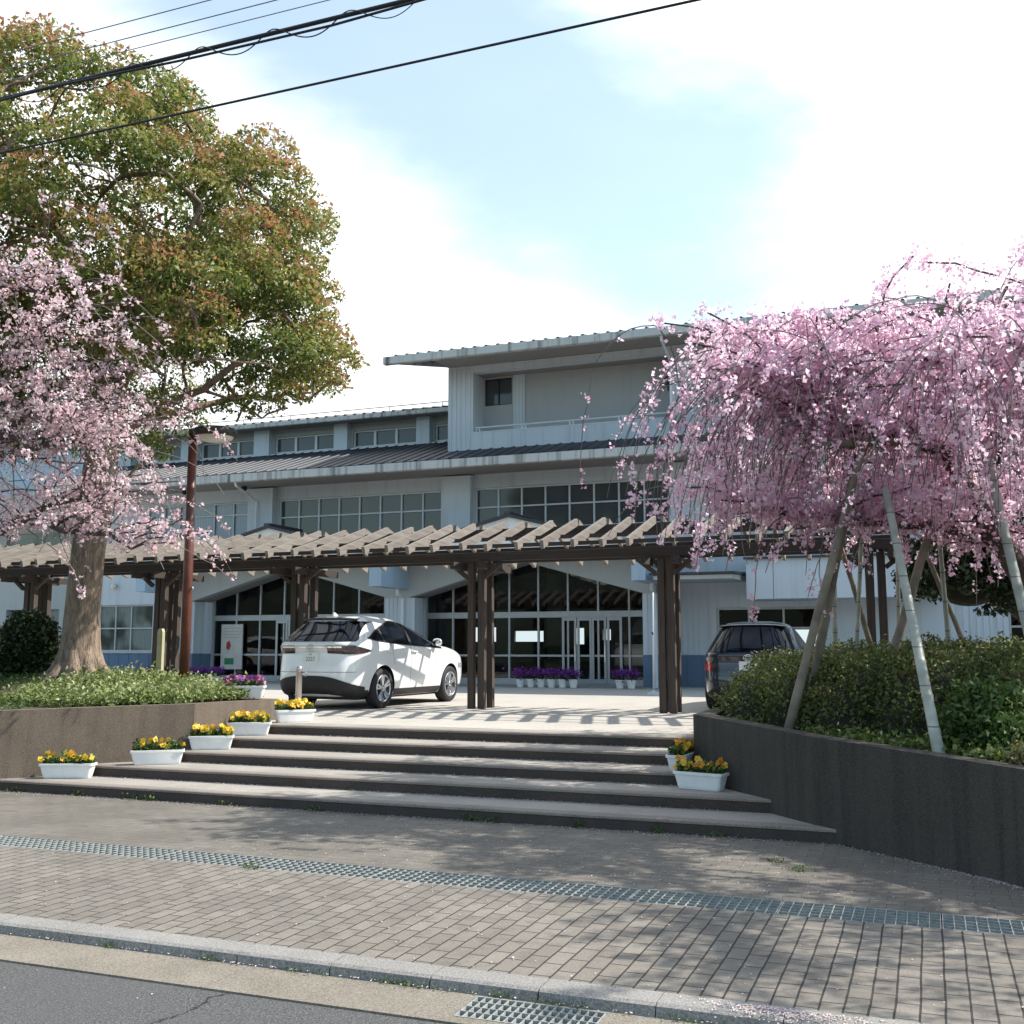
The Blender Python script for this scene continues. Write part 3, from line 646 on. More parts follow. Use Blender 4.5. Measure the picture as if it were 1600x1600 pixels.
# lower tiled roof, gutter, soffit
def tiled_roof(name, x0, x1, y0, z0, y1, z1, tile_w=.36, th=.1, back=None, rib=.05):
    mb = MB(); mb.prism([(y0, z0-th), (y0, z0), (y1, z1), (y1, z1-th)], 'x', x0, x1)
    dy, dz = y1-y0, z1-z0; Ln = math.hypot(dy, dz); ny, nz = -dz/Ln, dy/Ln
    if back: mb.prism([(y1, z1-th), (y1, z1), (back[0], back[1]), (back[0], back[1]-th)], 'x', x0, x1)
    # rounded tile ribs running up the slope
    x = x0+.1
    while x < x1-.05:
        r = rib
        pr = [(x-r*1.2, 0), (x-r*.8, r*.8), (x, r*1.1), (x+r*.8, r*.8), (x+r*1.2, 0)]
        for k in range(4):
            a, b = pr[k], pr[k+1]
            def P(p, e): 
                yy, zz = (y0-.06, z0-.06*dz/dy) if e == 0 else (y1, z1)
                return (p[0], yy+ny*p[1], zz+nz*p[1]+.002)
            mb.quad(P(a, 0), P(b, 0), P(b, 1), P(a, 1))
        mb.poly([(p[0], y0-.06+ny*p[1], z0-.06*dz/dy+nz*p[1]+.002) for p in pr])
        x += tile_w
    return part(name, mb, 'roof_tile', B)
def gutter(x0, x1, y, z, w=.17, h=.2, name='gutter'):
    mb = MB(); mb.prism([(y, z+.02), (y+.02, z), (y+w, z), (y+w, z+h-.03), (y+w-.012, z+h-.03), (y+w-.012, z+.015), (y+.03, z+.015), (y+.012, z+.03), (y+.012, z+h), (y, z+h)], 'x', x0, x1)
    x = x0+.5
    while x < x1: mb.box(x, y-.008, z-.005, x+.06, y+w, z+.004); mb.box(x, y-.008, z, x+.06, y-.0005, z+h+.003); x += 1.82
    return part(name, mb, 'gutter_paint', B)
tiled_roof('lower_roof', -27.7, 12.5, 27.18, 7.04, 30.98, 8.34, rib=.026)
gutter(-27.7, 12.5, 27.0, 6.74, .18, .24)
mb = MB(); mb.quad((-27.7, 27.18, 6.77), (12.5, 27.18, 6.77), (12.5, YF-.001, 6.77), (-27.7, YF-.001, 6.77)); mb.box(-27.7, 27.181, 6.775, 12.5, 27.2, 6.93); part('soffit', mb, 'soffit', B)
mb = MB(); mb.prism([(27.18, 6.77), (27.18, 7.0), (36, 10.0), (36, 6.77)], 'x', -27.69, -27.5); part('roof_end', mb, 'wall_paint', B)
# clerestory
CW = [(-26.9, -24.8), (-24.05, -21.7), (-20.92, -18.5), (-17.82, -15.4), (-14.76, -13.2)]
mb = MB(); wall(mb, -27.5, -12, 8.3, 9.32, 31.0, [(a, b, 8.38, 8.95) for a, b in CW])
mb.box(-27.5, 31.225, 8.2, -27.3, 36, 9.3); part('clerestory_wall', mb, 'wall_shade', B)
for a, b in ((-27.4, -26.95), (-24.72, -24.12), (-21.62, -21.0), (-18.42, -17.9), (-15.32, -14.84)):
    mb = MB(); mb.box(a, 30.74, 8.28, b, 30.999, 9.19); part('clerestory_pier', mb, 'wall_paint', B)
mb = MB(); mb.box(-27.5, 30.86, 8.27, -13.2, 30.998, 8.335); part('clerestory_sill', mb, 'frame_white', B)
for a, b in CW: window(a, b, 8.38, 8.95, 31.0, [a+(b-a)/3, a+2*(b-a)/3], [], 'glass_blind', .05, .09, 'frame_white', False)
tiled_roof('clerestory_roof', -27.9, -12.0, 30.3, 9.33, 34.0, 10.1, back=(38, 9.3))
gutter(-27.9, -13.2, 30.18, 9.16, .12, .14)
mb = MB(); mb.quad((-27.9, 30.3, 9.2), (-12, 30.3, 9.2), (-12, 31.0, 9.2), (-27.9, 31.0, 9.2)); part('clerestory_soffit', mb, 'soffit', B)
mb = MB(); mb.tube([(-27.9, 30.35, 9.52), (-13.2, 30.35, 9.52)], .016, 6)
for x in np.arange(-27.5, -13.3, 1.9): mb.box(x-.01, 30.34, 9.36, x+.01, 30.36, 9.52)
part('snow_rail', mb, 'steel_galv', B)
# third-floor block with deep loggias
LG = [(-12.36, -6.4, 8.02, 9.88), (-5.42, .5, 8.02, 9.88), (1.45, 7.4, 8.02, 9.88)]
YB = 28.58
mb = MB(); wall(mb, -13.18, 9, 7.3, 10.08, YB, LG, .3)
mb.box(-13.18, YB+.301, 7.2, -12.42, 38, 10.08); mb.box(8.7, YB+.3, 7.2, 9, 38, 10.08)
part('upper_wall', mb, 'wall_paint', B)
for a, b, c, d in LG:
    mb = MB(); y = YB+.78
    if a < -12: wall(mb, a-.05, b+.05, 7.6, 10.02, y, [(-12.3, -11.42, 9.0, 9.83)], .1)
    else: mb.box(a-.05, y, 7.6, b+.05, y+.1, 10.02)
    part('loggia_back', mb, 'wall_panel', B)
    mb = MB(); mb.box(a-.04, YB+.301, 7.9, b+.04, y-.001, 8.0); part('loggia_slab', mb, 'soffit', B)
    mb = MB(); mb.box(a-.04, YB+.301, 9.88, b+.04, y-.001, 9.95); part('loggia_ceiling', mb, 'soffit', B)
    for q in (a-.04, b):
        mb = MB(); mb.box(q, YB+.3, 8.0, q+.04, y-.001, 9.88); part('loggia_cheek', mb, 'wall_paint', B)
window(-12.3, -11.42, 9.0, 9.83, YB+.78-.05, [-11.86], [], 'glass_blind', .025, .02, 'lamp_brown', False)
ribs('loggia_column', -11.36, -10.98, 8.0, 9.88, YB+.74, YB+.778, pitch=.12, w=.05)
for a, b in ((-13.17, -12.42), (-6.36, -5.46), (.55, 1.4), (7.5, 8.9)): ribs('ribbed_pier', a, b, 7.32, 10.0, YB, YB-.001)
for x in np.arange(-10.86, -6.5, 1.49): ribs('parapet_joint', x-.02, x+.2, 7.4, 8.0, YB, YB-.001, pitch=.12, w=.03, d=.012)
for a, b, c, d in LG:
    mb = MB(); mb.tube([(a+.02, YB+.12, 8.2), (b-.02, YB+.12, 8.2)], .028, 8)
    mb.box(a, YB-.012, 8.021, b, YB+.31, 8.05)
    for x in np.arange(a+.06, b, 1.47):
        mb.box(x-.02, YB+.10, 8.05, x+.02, YB+.14, 8.19); mb.box(x+.09, YB+.10, 8.05, x+.12, YB+.14, 8.19)
    part('railing', mb, 'frame_white', B)
tiled_roof('upper_roof', -14.35, 9.6, 27.25, 10.22, 33.2, 11.55, back=(39, 10.2))
gutter(-14.6, 9.6, 27.06, 9.96, .18, .22)
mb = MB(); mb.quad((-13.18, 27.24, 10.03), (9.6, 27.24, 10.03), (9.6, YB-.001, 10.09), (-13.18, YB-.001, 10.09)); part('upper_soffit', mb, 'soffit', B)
mb = MB(); mb.prism([(27.25, 9.98), (27.25, 10.11), (33.2, 11.44), (39, 10.09), (39, 9.96), (33.2, 11.31)], 'x', -14.33, -14.22); part('barge_board', mb, 'gutter_paint', B)
mb = MB(); mb.prism([(YB+.001, 10.08), (YB+.001, 10.38), (33.2, 11.44), (38, 10.32), (38, 10.08)], 'x', -13.17, -13.0); part('gable_end', mb, 'wall_paint', B)
for x, z, y0 in ((-6.28, 9.97, 27.15), (-19.7, 6.76, 27.1)):
    mb = MB(); mb.tube([(x, y0, z), (x, y0+.05, z-.12), (x, YF-.35, z-.45), (x, YF-.35, z-2.3 if z > 8 else 4.6)], .04, 8); part('downpipe', mb, 'frame_white', B)
# small fittings: eave cameras and round wall lamps
for x in (-22.3, -20.0):
    mb = MB(); mb.lathe([(.0, 0), (.09, -.02), (.09, -.1), (.05, -.15), (0, -.16)], (x, 28.0, 6.765), 12); part('dome_camera', mb, 'black_plastic', B)
mb = MB(); mb.box(-6.62, 28.7, 9.05, -6.42, 28.95, 9.25); mb.box(-6.5, 28.75, 8.85, -6.42, 28.85, 9.05); part('speaker_horn', mb, 'black_plastic', B)
for x, z in ((-25.45, 3.75), (-24.05, 3.72), (-26.05, 1.22)):
    mb = MB(); mb.lathe([(0, -.13), (.05, -.12), (.085, -.06), (.085, 0), (.06, .05), (0, .06)], (x, YF-.12, z), 12); mb.box(x-.03, YF-.12, z-.0, x+.03, YF-.001, z+.05); part('wall_lamp', mb, 'lens_milk', B)
mb = MB(); mb.box(-21.1, YF-.03, 1.0, -20.3, YF+.02, 2.42, 0)
for zz in (2.3, 2.2, 2.1, 2.0): mb.box(-21.0, YF-.034, zz-.02, -20.42, YF-.0305, zz+.01, 1)
mb.prism([(-20.9, 1.65), (-20.78, 1.6), (-20.72, 1.75), (-20.78, 1.9), (-20.88, 1.85)], 'y', YF-.035, YF-.0305, 2); mb.box(-20.95, YF-.034, 1.15, -20.6, YF-.0305, 1.35, 3)
part('poster_board', mb, ['paper', 'frame_alu', 'red_print', 'green_print'], B)
# entrance step
mb = MB(); mb.box(-22.6, 26.6, PZ-.1, -6.0, YF+.2, PZ+.012); struct('porch_floor', mb, 'concrete_step')

# building wing beyond the left end
WG = thing('side_wing', 'pale grey school wing with tiled roof, half hidden behind the big trunk', 'building', (-33, 31, PZ))
mb = MB(); wall(mb, -45, -27.75, PZ-.2, 6.4, 31, [(-32.8, -30.2, 1.6, 3.1), (-38, -35, 1.6, 3.1), (-33, -29.5, 4.6, 6.0)])
mb.box(-45, 31.225, PZ-.2, -27.75, 40, 6.4); part('wall', mb, 'wall_shade', WG)
for a in ((-32.8, -30.2, 1.6, 3.1), (-38, -35, 1.6, 3.1), (-33, -29.5, 4.6, 6.0)):
    mb = MB(); mb.box(a[0], 31.1, a[2], a[1], 31.2, a[3]); f = part('window', mb, 'glass_green', WG)
    m2 = MB(); m2.box((a[0]+a[1])/2-.03, 31.06, a[2], (a[0]+a[1])/2+.03, 31.099, a[3]); m2.box(a[0], 31.06, a[2]-.05, a[1], 31.099, a[2]); part('frame', m2, 'frame_alu', f)
mb = MB(); mb.prism([(30, 6.3), (30, 6.5), (35.5, 8.4), (41, 6.5), (41, 6.3)], 'x', -45.5, -28); part('roof', mb, 'roof_tile', WG)
FH = thing('distant_house', 'white rendered building with a low blue-grey gable roof, far left beyond the cherry', 'building', (-39, 47, PZ))
mb = MB(); mb.box(-60, 47, PZ-.2, -36.5, 58, 10.2); part('wall', mb, 'white_render', FH)
mb = MB(); mb.prism([(-61, 10.2), (-35.5, 10.2), (-35.5, 10.5), (-46, 13.6), (-61, 13.6)], 'y', 46, 59); part('roof', mb, 'hopper_paint', FH)

# ------------------------------------------------------------------ pergola
PG = thing('pergola', 'long weathered timber pergola with slanting rafters on clustered dark posts across the plaza', 'pergola', (-10.95, 17.6, PZ))
PX = [-21.15, -17.75, -14.35, -11.13, -7.43, -4.02, -.72]
def local_copy(o, dx):
    c = o.copy(); COL.objects.link(c); c.parent = o.parent; c.location = Vector(o.location)+Vector(dx); return c
pm = MB(); pm.box(-.058, -.058, 0, .058, .058, 2.72); p0 = pm.build('post', 'timber_post', None, bevel=.008); p0.parent = PG
first = True
for x in PX:
    for dx, dy in ((-.085, -.2), (.085, -.2), (-.085, .2), (.085, .2)):
        o = p0 if first else p0.copy()
        if not first: COL.objects.link(o); o.parent = PG
        first = False; o.location = (x+10.95+dx+random.uniform(-.02, .02), dy+random.uniform(-.02, .02), 0); o.rotation_euler = (random.uniform(-.008, .008), random.uniform(-.01, .01), random.choice((0, math.pi/2)))
for y, z, h in ((17.32, 3.215, .15), (17.88, 3.215, .15)):
    if h == 0: continue
    mb = MB(); mb.box(-21.9, y-.05, z, -.1, y+.05, z+h); part('beam', mb, 'timber_beam', PG)
mb = MB(); mb.box(-22.0, 17.49, 3.64, -.1, 17.61, 3.80); part('ridge_beam', mb, 'timber_beam', PG)
for y, z in ((16.0, 3.345), (16.6, 3.52), (18.55, 3.52), (19.1, 3.345)):
    mb = MB(); mb.box(-22.0, y-.03, z-.03, -.2, y+.03, z+.03); part('purlin', mb, 'timber_beam', PG)
for x in PX:
    mb = MB(); mb.box(x-.28, 16.85, 3.06, x-.21, 18.4, 3.185); part('cross_tie', mb, 'timber_beam', PG)
    mb = MB(); mb.box(x+.21, 16.85, 3.06, x+.28, 18.4, 3.185); part('cross_tie', mb, 'timber_beam', PG)
    for s in (-1, 1):
        mb = MB(); mb.box(-.035, -.035, 0, .035, .035, .40, M4=Matrix.Translation((x+s*.16, 17.35, 2.93)) @ Matrix.Rotation(s*R(52), 4, 'Y')); part('knee_brace', mb, 'timber_post', PG)
# rafters: one board each side of the ridge
def rafter(y0, z0, y1, z1):
    mb = MB(); L = math.hypot(y1-y0, z1-z0); w = .125; t = .03
    dy, dz = (y1-y0)/L, (z1-z0)/L; ny, nz = -dz, dy
    if ny*0+nz < 0: ny, nz = -ny, -nz
    P = [(y0, z0+.0), (y1, z1), (y1+ny*w, z1+nz*w), (y0+ny*w*1.0, z0+nz*w)]
    mb.prism([(p[0]-17.6, p[1]-PZ) for p in P], 'x', -t, t); return mb
ra = rafter(15.78, 3.26, 17.56, 3.80).build('rafter', 'timber_grey'); rb = rafter(19.32, 3.24, 17.60, 3.80).build('rafter', 'timber_grey')
k = 0; x = -7.47-.47*30
while x < -.7:
    for s in (ra, rb):
        o = s if k == 0 else s.copy()
        if k: COL.objects.link(o)
        o.parent = PG; o.location = (x+10.95+random.uniform(-.02, .02), random.uniform(-.04, .04), random.uniform(-.008, .008)); o.rotation_euler = (random.uniform(-.012, .012), random.uniform(-.02, .02), random.uniform(-.012, .012))
    k += 1; x += .47

# ------------------------------------------------------------------ cars
def pchip(xs, ys):
    xs = np.array(xs, float); ys = np.array(ys, float); h = np.diff(xs); d = np.diff(ys)/h; m = np.zeros(len(xs))
    for i in range(1, len(xs)-1):
        if d[i-1]*d[i] > 0:
            w1 = 2*h[i]+h[i-1]; w2 = h[i]+2*h[i-1]; m[i] = (w1+w2)/(w1/d[i-1]+w2/d[i])
    m[0], m[-1] = d[0], d[-1]
    def f(x):
        x = min(max(x, xs[0]), xs[-1]); i = min(int(np.searchsorted(xs, x, 'right'))-1, len(xs)-2); t = (x-xs[i])/h[i]
        return float(ys[i]*(1+2*t)*(1-t)**2+m[i]*h[i]*t*(1-t)**2+ys[i+1]*t*t*(3-2*t)+m[i+1]*h[i]*t*t*(t-1))
    return f
SUV0 = [
    (.21, -2.12, 2.12, .80), (.27, -2.25, 2.24, .865), (.40, -2.335, 2.33, .895), (.55, -2.36, 2.36, .905), (.70, -2.345, 2.345, .912), (.82, -2.315, 2.29, .915),
    (.92, -2.30, 2.05, .912), (.99, -2.325, 1.68, .903), (1.04, -2.34, 1.28, .889), (1.075, -2.325, 1.10, .872), (1.14, -2.27, .95, .842), (1.25, -2.165, .72, .79), (1.38, -2.03, .45, .725),
    (1.50, -1.91, .17, .660), (1.58, -1.84, -.06, .605), (1.63, -1.74, -.28, .55), (1.665, -1.56, -.5, .47), (1.685, -1.2, -.72, .3)]
UP = lambda k: (lambda z: z+k*max(0, min(1, (z-.55)/.4))*max(0, min(1, (1.6-z)/.5)))
SUV = dict(levels=[(UP(.10)(l[0]), *l[1:]) for l in SUV0], wb=(-1.30, 1.36), wr=.36, win=dict(x0=-1.66, x1=.93), up=UP(.10), lamp=(.068, .01), lz=0, ly=.34, bt=.60)
HATCH = dict(levels=SUV0, wb=(-1.30, 1.36), wr=.36, win=dict(x0=-1.66, x1=.93), up=UP(0), lamp=(.085, .0), lz=-.12, ly=.66, bt=.50)
def make_car(name, label, cat, spec, paintm, scale=(1, 1, 1), lamp='tail_lamp', plate=True, group=None, glassm='glass_car'):
    U = spec['up']; lh, lg = spec['lamp']
    lv = spec['levels']; zz = [l[0] for l in lv]
    fr, ff, fw_ = pchip(zz, [l[1] for l in lv]), pchip(zz, [l[2] for l in lv]), pchip(zz, [l[3] for l in lv])
    wx = spec['wb']; wr = spec['wr']
    def nexp(z): return 5.4 if z < U(1.0) else max(3.8, 5.4-(z-U(1.0))*2.8)
    def pt(z, th, off=0.):
        a = (ff(z)-fr(z))/2; xc = (ff(z)+fr(z))/2; w = fw_(z); n = nexp(z)
        c, s = math.cos(th), math.sin(th)
        x = xc+(a+off)*math.copysign(abs(c)**(2/n), c); y = (w+off)*math.copysign(abs(s)**(2/n), s)
        if .3 < z < 1.0:   # wheel-arch flare
            for q in wx: y += math.copysign(.018*math.exp(-((x-q)/.42)**2)*math.sin(math.pi*(z-.3)/.7), y)*(abs(s) > .5)
        # crowned roof / bonnet handled by the levels
        return (x, y, z)
    def th_side(x, z):
        a = (ff(z)-fr(z))/2; xc = (ff(z)+fr(z))/2; n = nexp(z); r = max(-1, min(1, (x-xc)/a))
        return math.acos(math.copysign(abs(r)**(n/2), r))
    def th_rear(y, z):
        w = fw_(z); n = nexp(z); r = max(-.9999, min(.9999, y/w)); return math.pi-math.asin(math.copysign(abs(r)**(n/2), r))
    root = thing(name, label, cat, (0, 0, 0), group, world=False)
    # hull
    ths = sorted(set([2*math.pi*i/72 for i in range(72)]+[th_side(x, .6) for x in np.linspace(-2.1, 2.1, 30)]+[2*math.pi-th_side(x, .6) for x in np.linspace(-2.1, 2.1, 30)]))
    zl = sorted(set([round(v, 4) for v in np.linspace(zz[0], zz[-1], 46)]+[1.0, 1.055]))
    bm = bmesh.new(); rows = []
    for z in zl: rows.append([bm.verts.new(pt(z, t)) for t in ths])
    n = len(ths)
    for i in range(len(rows)-1):
        for j in range(n):
            f = bm.faces.new((rows[i][j], rows[i][(j+1) % n], rows[i+1][(j+1) % n], rows[i+1][j])); f.smooth = True
    bm.faces.new(rows[0][::-1]); 
    topc = bm.verts.new(((ff(zl[-1])+fr(zl[-1]))/2, 0, zl[-1]+.008))
    for j in range(n):
        f = bm.faces.new((rows[-1][j], rows[-1][(j+1) % n], topc)); f.smooth = True
    me = bpy.data.meshes.new('body'); bm.to_mesh(me); bm.free()
    me.materials.append(M[paintm]); me.materials.append(M['black_plastic'])
    body = bpy.data.objects.new('body', me); COL.objects.link(body)
    # wheel wells cut with round cutters
    cm = MB()
    for q in wx:
        for s in (-1, 1): cm.lathe([(0, s*.58), (wr+.055, s*.58), (wr+.055, s*1.2), (0, s*1.2)], (q, 0, wr-.0), 40, 'y')
    cut = cm.build('cutter', ['black_plastic', 'black_plastic'], None)
    cut.data.polygons.foreach_set('material_index', [1]*len(cut.data.polygons))
    md = body.modifiers.new('b', 'BOOLEAN'); md.object = cut; md.operation = 'DIFFERENCE'; md.solver = 'EXACT'
    bpy.context.view_layer.update(); dg = bpy.context.evaluated_depsgraph_get(); nm = bpy.data.meshes.new_from_object(body.evaluated_get(dg))
    body.modifiers.clear(); body.data = nm; bpy.data.objects.remove(cut); body.parent = root
    body.data.polygons.foreach_set('use_smooth', [True]*len(body.data.polygons)); body.data.set_sharp_from_angle(angle=R(38))
    body.data.name = 'body'
    def patch(nm_, f_lo, f_hi, t0, t1, mat, off=.006, nt=40, nz=6, par=root, both=False, key=None, smooth=True):
        """surface strip between heights f_lo(t)..f_hi(t); t0..t1 are either x positions on the side or angles"""
        mb = MB()
        for s in ((1, -1) if both else (1,)):
            P = []
            for j in range(nz+1):
                r = []
                for i in range(nt+1):
                    t = t0+(t1-t0)*i/nt; z = f_lo(t)+(f_hi(t)-f_lo(t))*j/nz
                    th = th_side(t, z) if key == 'x' else (th_rear(t, z) if key == 'y' else t)
                    p = pt(z, th, off); r.append((p[0], p[1]*s, p[2]))
                P.append(r)
            mb.grid(P)
        return part(nm_, mb, mat, par, smooth, fix=False)
    x0, x1 = spec['win']['x0'], spec['win']['x1']
    lo = pchip([x0, x0+.25, x0+.7, -.2, x1], [U(z) for z in (1.17, 1.125, 1.085, 1.045, .99)]); hi = pchip([x0, x0+.30, x0+.75, -.65, -.1, .4, x1-.1, x1], [U(z) for z in (1.175, 1.34, 1.505, 1.575, 1.52, 1.33, 1.06, .995)])
    for s in (1, -1):
        # side glazing, one side at a time, with black surround and pillars
        mb = MB(); P = []; mb2 = MB(); Q = []
        for j in range(9):
            r = []; r2 = []
            for i in range(61):
                t = x0+(x1-x0)*i/60
                z = lo(t)+(hi(t)-lo(t))*j/8; p = pt(z, th_side(t, z), .007); r.append((p[0], p[1]*s, p[2]))
                tl = x0-.05+(x1+.06-x0+.05)*i/60; tt = min(max(tl, x0), x1); z = lo(tt)-.02+(hi(tt)+.02-lo(tt)+.02)*j/8; p = pt(z, th_side(tl, z), .004); r2.append((p[0], p[1]*s, p[2]))
            P.append(r); Q.append(r2)
        mb.grid(P); mb2.grid(Q)
        sr = part('window_surround', mb2, 'black_plastic', root, True, False); part('side_window', mb, 'glass_dark_car', sr, True, False)
        for q, w in ((-.28, .05), (-1.22, .03)):
            m3 = MB(); P = []
            for j in range(7):
                zl_ = lo(q)+(hi(q)-lo(q))*j/6; P.append([(lambda p: (p[0], p[1]*s, p[2]))(pt(zl_, th_side(q+dx, zl_), .010)) for dx in (-w, w)])
            m3.grid(P); part('pillar_trim', m3, 'black_plastic', root, True, False)
        # door shut lines and handles
        for q, za, zb in ((-.30, .38, U(1.04)), (.72, .36, U(1.0)), (-1.02, .78, U(1.08))):
            m3 = MB(); P = []
            for j in range(12):
                z = za+(zb-za)*j/11; qq = q+(.0 if q > -1 else -.0)+(.10*(1-j/11) if q < -1 else 0); P.append([(lambda p: (p[0], p[1]*s, p[2]))(pt(z, th_side(qq+dx, z), .0025)) for dx in (-.004, .004)])
            m3.grid(P); part('shut_line', m3, 'black_plastic', root, False, False)
        for q, z in ((-1.12, U(.935)), (-.18, U(.925))):
            m3 = MB(); p = pt(z, th_side(q, z), 0); m3.tube([(q-.1, s*(p[1]-.005), z), (q-.08, s*(p[1]+.03), z), (q+.08, s*(p[1]+.03), z-.004), (q+.1, s*(p[1]-.005), z-.004)], [.014, .016, .016, .012], 8); part('door_handle', m3, paintm, root, True)
        # mirror
        m3 = MB(); yb = pt(U(1.06), th_side(.72, U(1.06)))[1]
        prof = [(0, 0), (.05, .01), (.085, .05), (.09, .11), (.075, .17), (.03, .20), (0, .205)]
        m3.lathe([(r_, h_) for r_, h_ in prof], (0, 0, 0), 14, 'y'); m3.v = [(.66+v[0]*.9, s*(yb+.03+v[1]), U(1.10)+v[2]*.85) for v in m3.v]; m3.tube([(.70, s*(yb-.04), U(1.03)), (.68, s*(yb+.06), U(1.06))], .022, 6)
        part('wing_mirror', m3, 'chrome' if paintm == 'paint_pearl' else paintm, root, True)
    # rear window wrapping towards the corners
    zr0, zr1 = U(1.10), 1.565
    mb = MB(); P = []
    for j in range(9):
        z = zr0+(zr1-zr0)*j/8; hw = .80-.18*(j/8)**.8-(.03 if j == 0 else 0)
        P.append([pt(z, th_rear(hw*(-1+2*i/40), z), .008) for i in range(41)])
    mb.grid(P); part('rear_window', mb, 'glass_dark_car', root, True, False)
    wz = 1.15; m3 = MB(); m3.tube([(pt(U(wz), math.pi)[0]-.02, .0, U(1.12)), (pt(U(wz)+.02, math.pi)[0]-.03, .32, U(1.15))], .006, 6); part('rear_wiper', m3, 'black_plastic', root)
    # roof spoiler
    mb = MB(); P = []
    for r_, (ox, z) in enumerate(((-.0, 1.640), (-.09, 1.618), (-.105, 1.606), (-.08, 1.598), (.06, 1.59))):
        P.append([(pt(1.6, math.pi)[0]+.06+ox+.10*(abs(y)/.6)**3, y, z-.03*(abs(y)/.6)**2.5) for y in np.linspace(-.6, .6, 21)])
    mb.grid(P); part('roof_spoiler', mb, 'black_plastic' if paintm != 'paint_navy' else paintm, root, True, False)
    mb = MB(); mb.prism([(-1.45, 1.675), (-1.62, 1.668), (-1.62, 1.735), (-1.57, 1.73)], 'y', -.012, .012); part('antenna_fin', mb, paintm, root)
    # tail lamps: wrap the rear corners, pointed forward
    for s in (1, -1):
        m3 = MB(); P = []
        ta = th_rear(spec['ly'], U(.95)); tb = th_side(-1.72, U(.96))
        for j in range(6):
            r = []
            for i in range(41):
                u = i/40; zc = U(.965)+spec['lz']-.025*u; hh = lh+lg*math.sin(u*math.pi) if u < .62 else .062*(1-((u-.62)/.38)**1.6)+.004
                z = zc-hh*(1.1 if u < .4 else 1)+2*hh*j/5; p = pt(z, ta+(tb-ta)*(u**.8), .010); r.append((p[0], p[1]*s, p[2]))
            P.append(r)
        m3.grid(P); part('tail_light', m3, lamp, root, True, False)
        m3 = MB(); P = []
        for j in range(4): P.append([(lambda p: (p[0], p[1]*s, p[2]))(pt(U(.66)+.09*j/3, th_side(1.75+.42*i/10, .66), .008)) for i in range(11)])
        m3.grid(P); part('headlight', m3, 'head_lamp', root, True, False)
    mb = MB(); P = []
    for j in range(3): P.append([pt(U(.985)+.03*j/2, th_rear(y, U(.99)), .018) for y in np.linspace(-.62, .62, 31)])
    mb.grid(P); part('tailgate_bar', mb, 'chrome' if paintm == 'paint_pearl' else paintm, root, True, False)
    # tailgate recess around the plate, seams
    xr = pt(U(.85), math.pi)[0]; zp = U(.85)-.85
    m3 = MB(); 
    for zc in (.66,):
        P = []
        for j in range(2): P.append([pt(zc+.007*j, th_rear(y, zc), .004) for y in np.linspace(-.80, .80, 31)])
        m3.grid(P)
    part('shut_line', m3, 'black_plastic', root, False, False)
    if plate:
        m3 = MB(); m3.box(xr-.022, -.165, .765+zp, xr-.008, .165, .93+zp); pl = part('number_plate', m3, 'plate_white', root)
        pt_text('2227', .10, (xr-.0235, .075, .785+zp), pl, root, 'plate_green'); pt_text('500', .04, (xr-.0235, .04, .885+zp), pl, root, 'plate_green')
    m3 = MB(); k_ = 24; 
    for rx, ry in ((.085, .058), (.040, .054), (.080, .024)):
        pts = [(xr-.035, rx*math.cos(a), U(.985)+.012+ry*math.sin(a)+(.02 if ry < .02 else 0)) for a in np.linspace(0, 2*math.pi, k_)]; m3.tube(pts, .006, 5, False)
    part('emblem', m3, 'chrome', root, True)
    # dark lower cladding all round, bumper insert higher at the back
    wells = lambda x: any(abs(x-q) < wr+.055 for q in wx)
    segs = [(-2.02, wx[0]-wr-.056), (wx[0]+wr+.056, wx[1]-wr-.056), (wx[1]+wr+.056, 2.0)]
    for s in (1, -1):
        for a, b in segs:
            m3 = MB(); P = []
            for j in range(5): P.append([(lambda p: (p[0], p[1]*s, p[2]))(pt(.215+.125*j/4, th_side(a+(b-a)*i/14, .3), .008)) for i in range(15)])
            m3.grid(P); part('sill_cladding', m3, 'black_plastic', root, True, False)
    m3 = MB(); P = []
    for j in range(6):
        r = []
        for i in range(41):
            y = -.86+1.72*i/40; top = spec['bt']-.2*(abs(y)/.86)**3; z = .212+(top-.212)*j/5; r.append(pt(z, th_rear(y*fw_(z)/.915, z), .010))
        P.append(r)
    m3.grid(P); part('rear_bumper_insert', m3, 'black_plastic', root, True, False)
    m3 = MB(); P = []
    for j in range(4): P.append([(lambda p: (p[0], p[1], p[2]))(pt(.22+.2*j/3, math.pi-th_rear(y, .4), .010)) for y in np.linspace(-.7, .7, 21)])
    m3.grid(P); part('front_grille', m3, 'black_plastic', root, True, False)
    # windscreen
    m3 = MB(); P = []
    for j in range(9):
        z = U(1.09)+(1.56-U(1.09))*j/8; hw = .74-.2*(j/8); P.append([pt(z, math.pi-th_rear(y, z), .008) for y in np.linspace(-hw, hw, 21)])
    m3.grid(P); part('windscreen', m3, 'glass_dark_car', root, True, False)
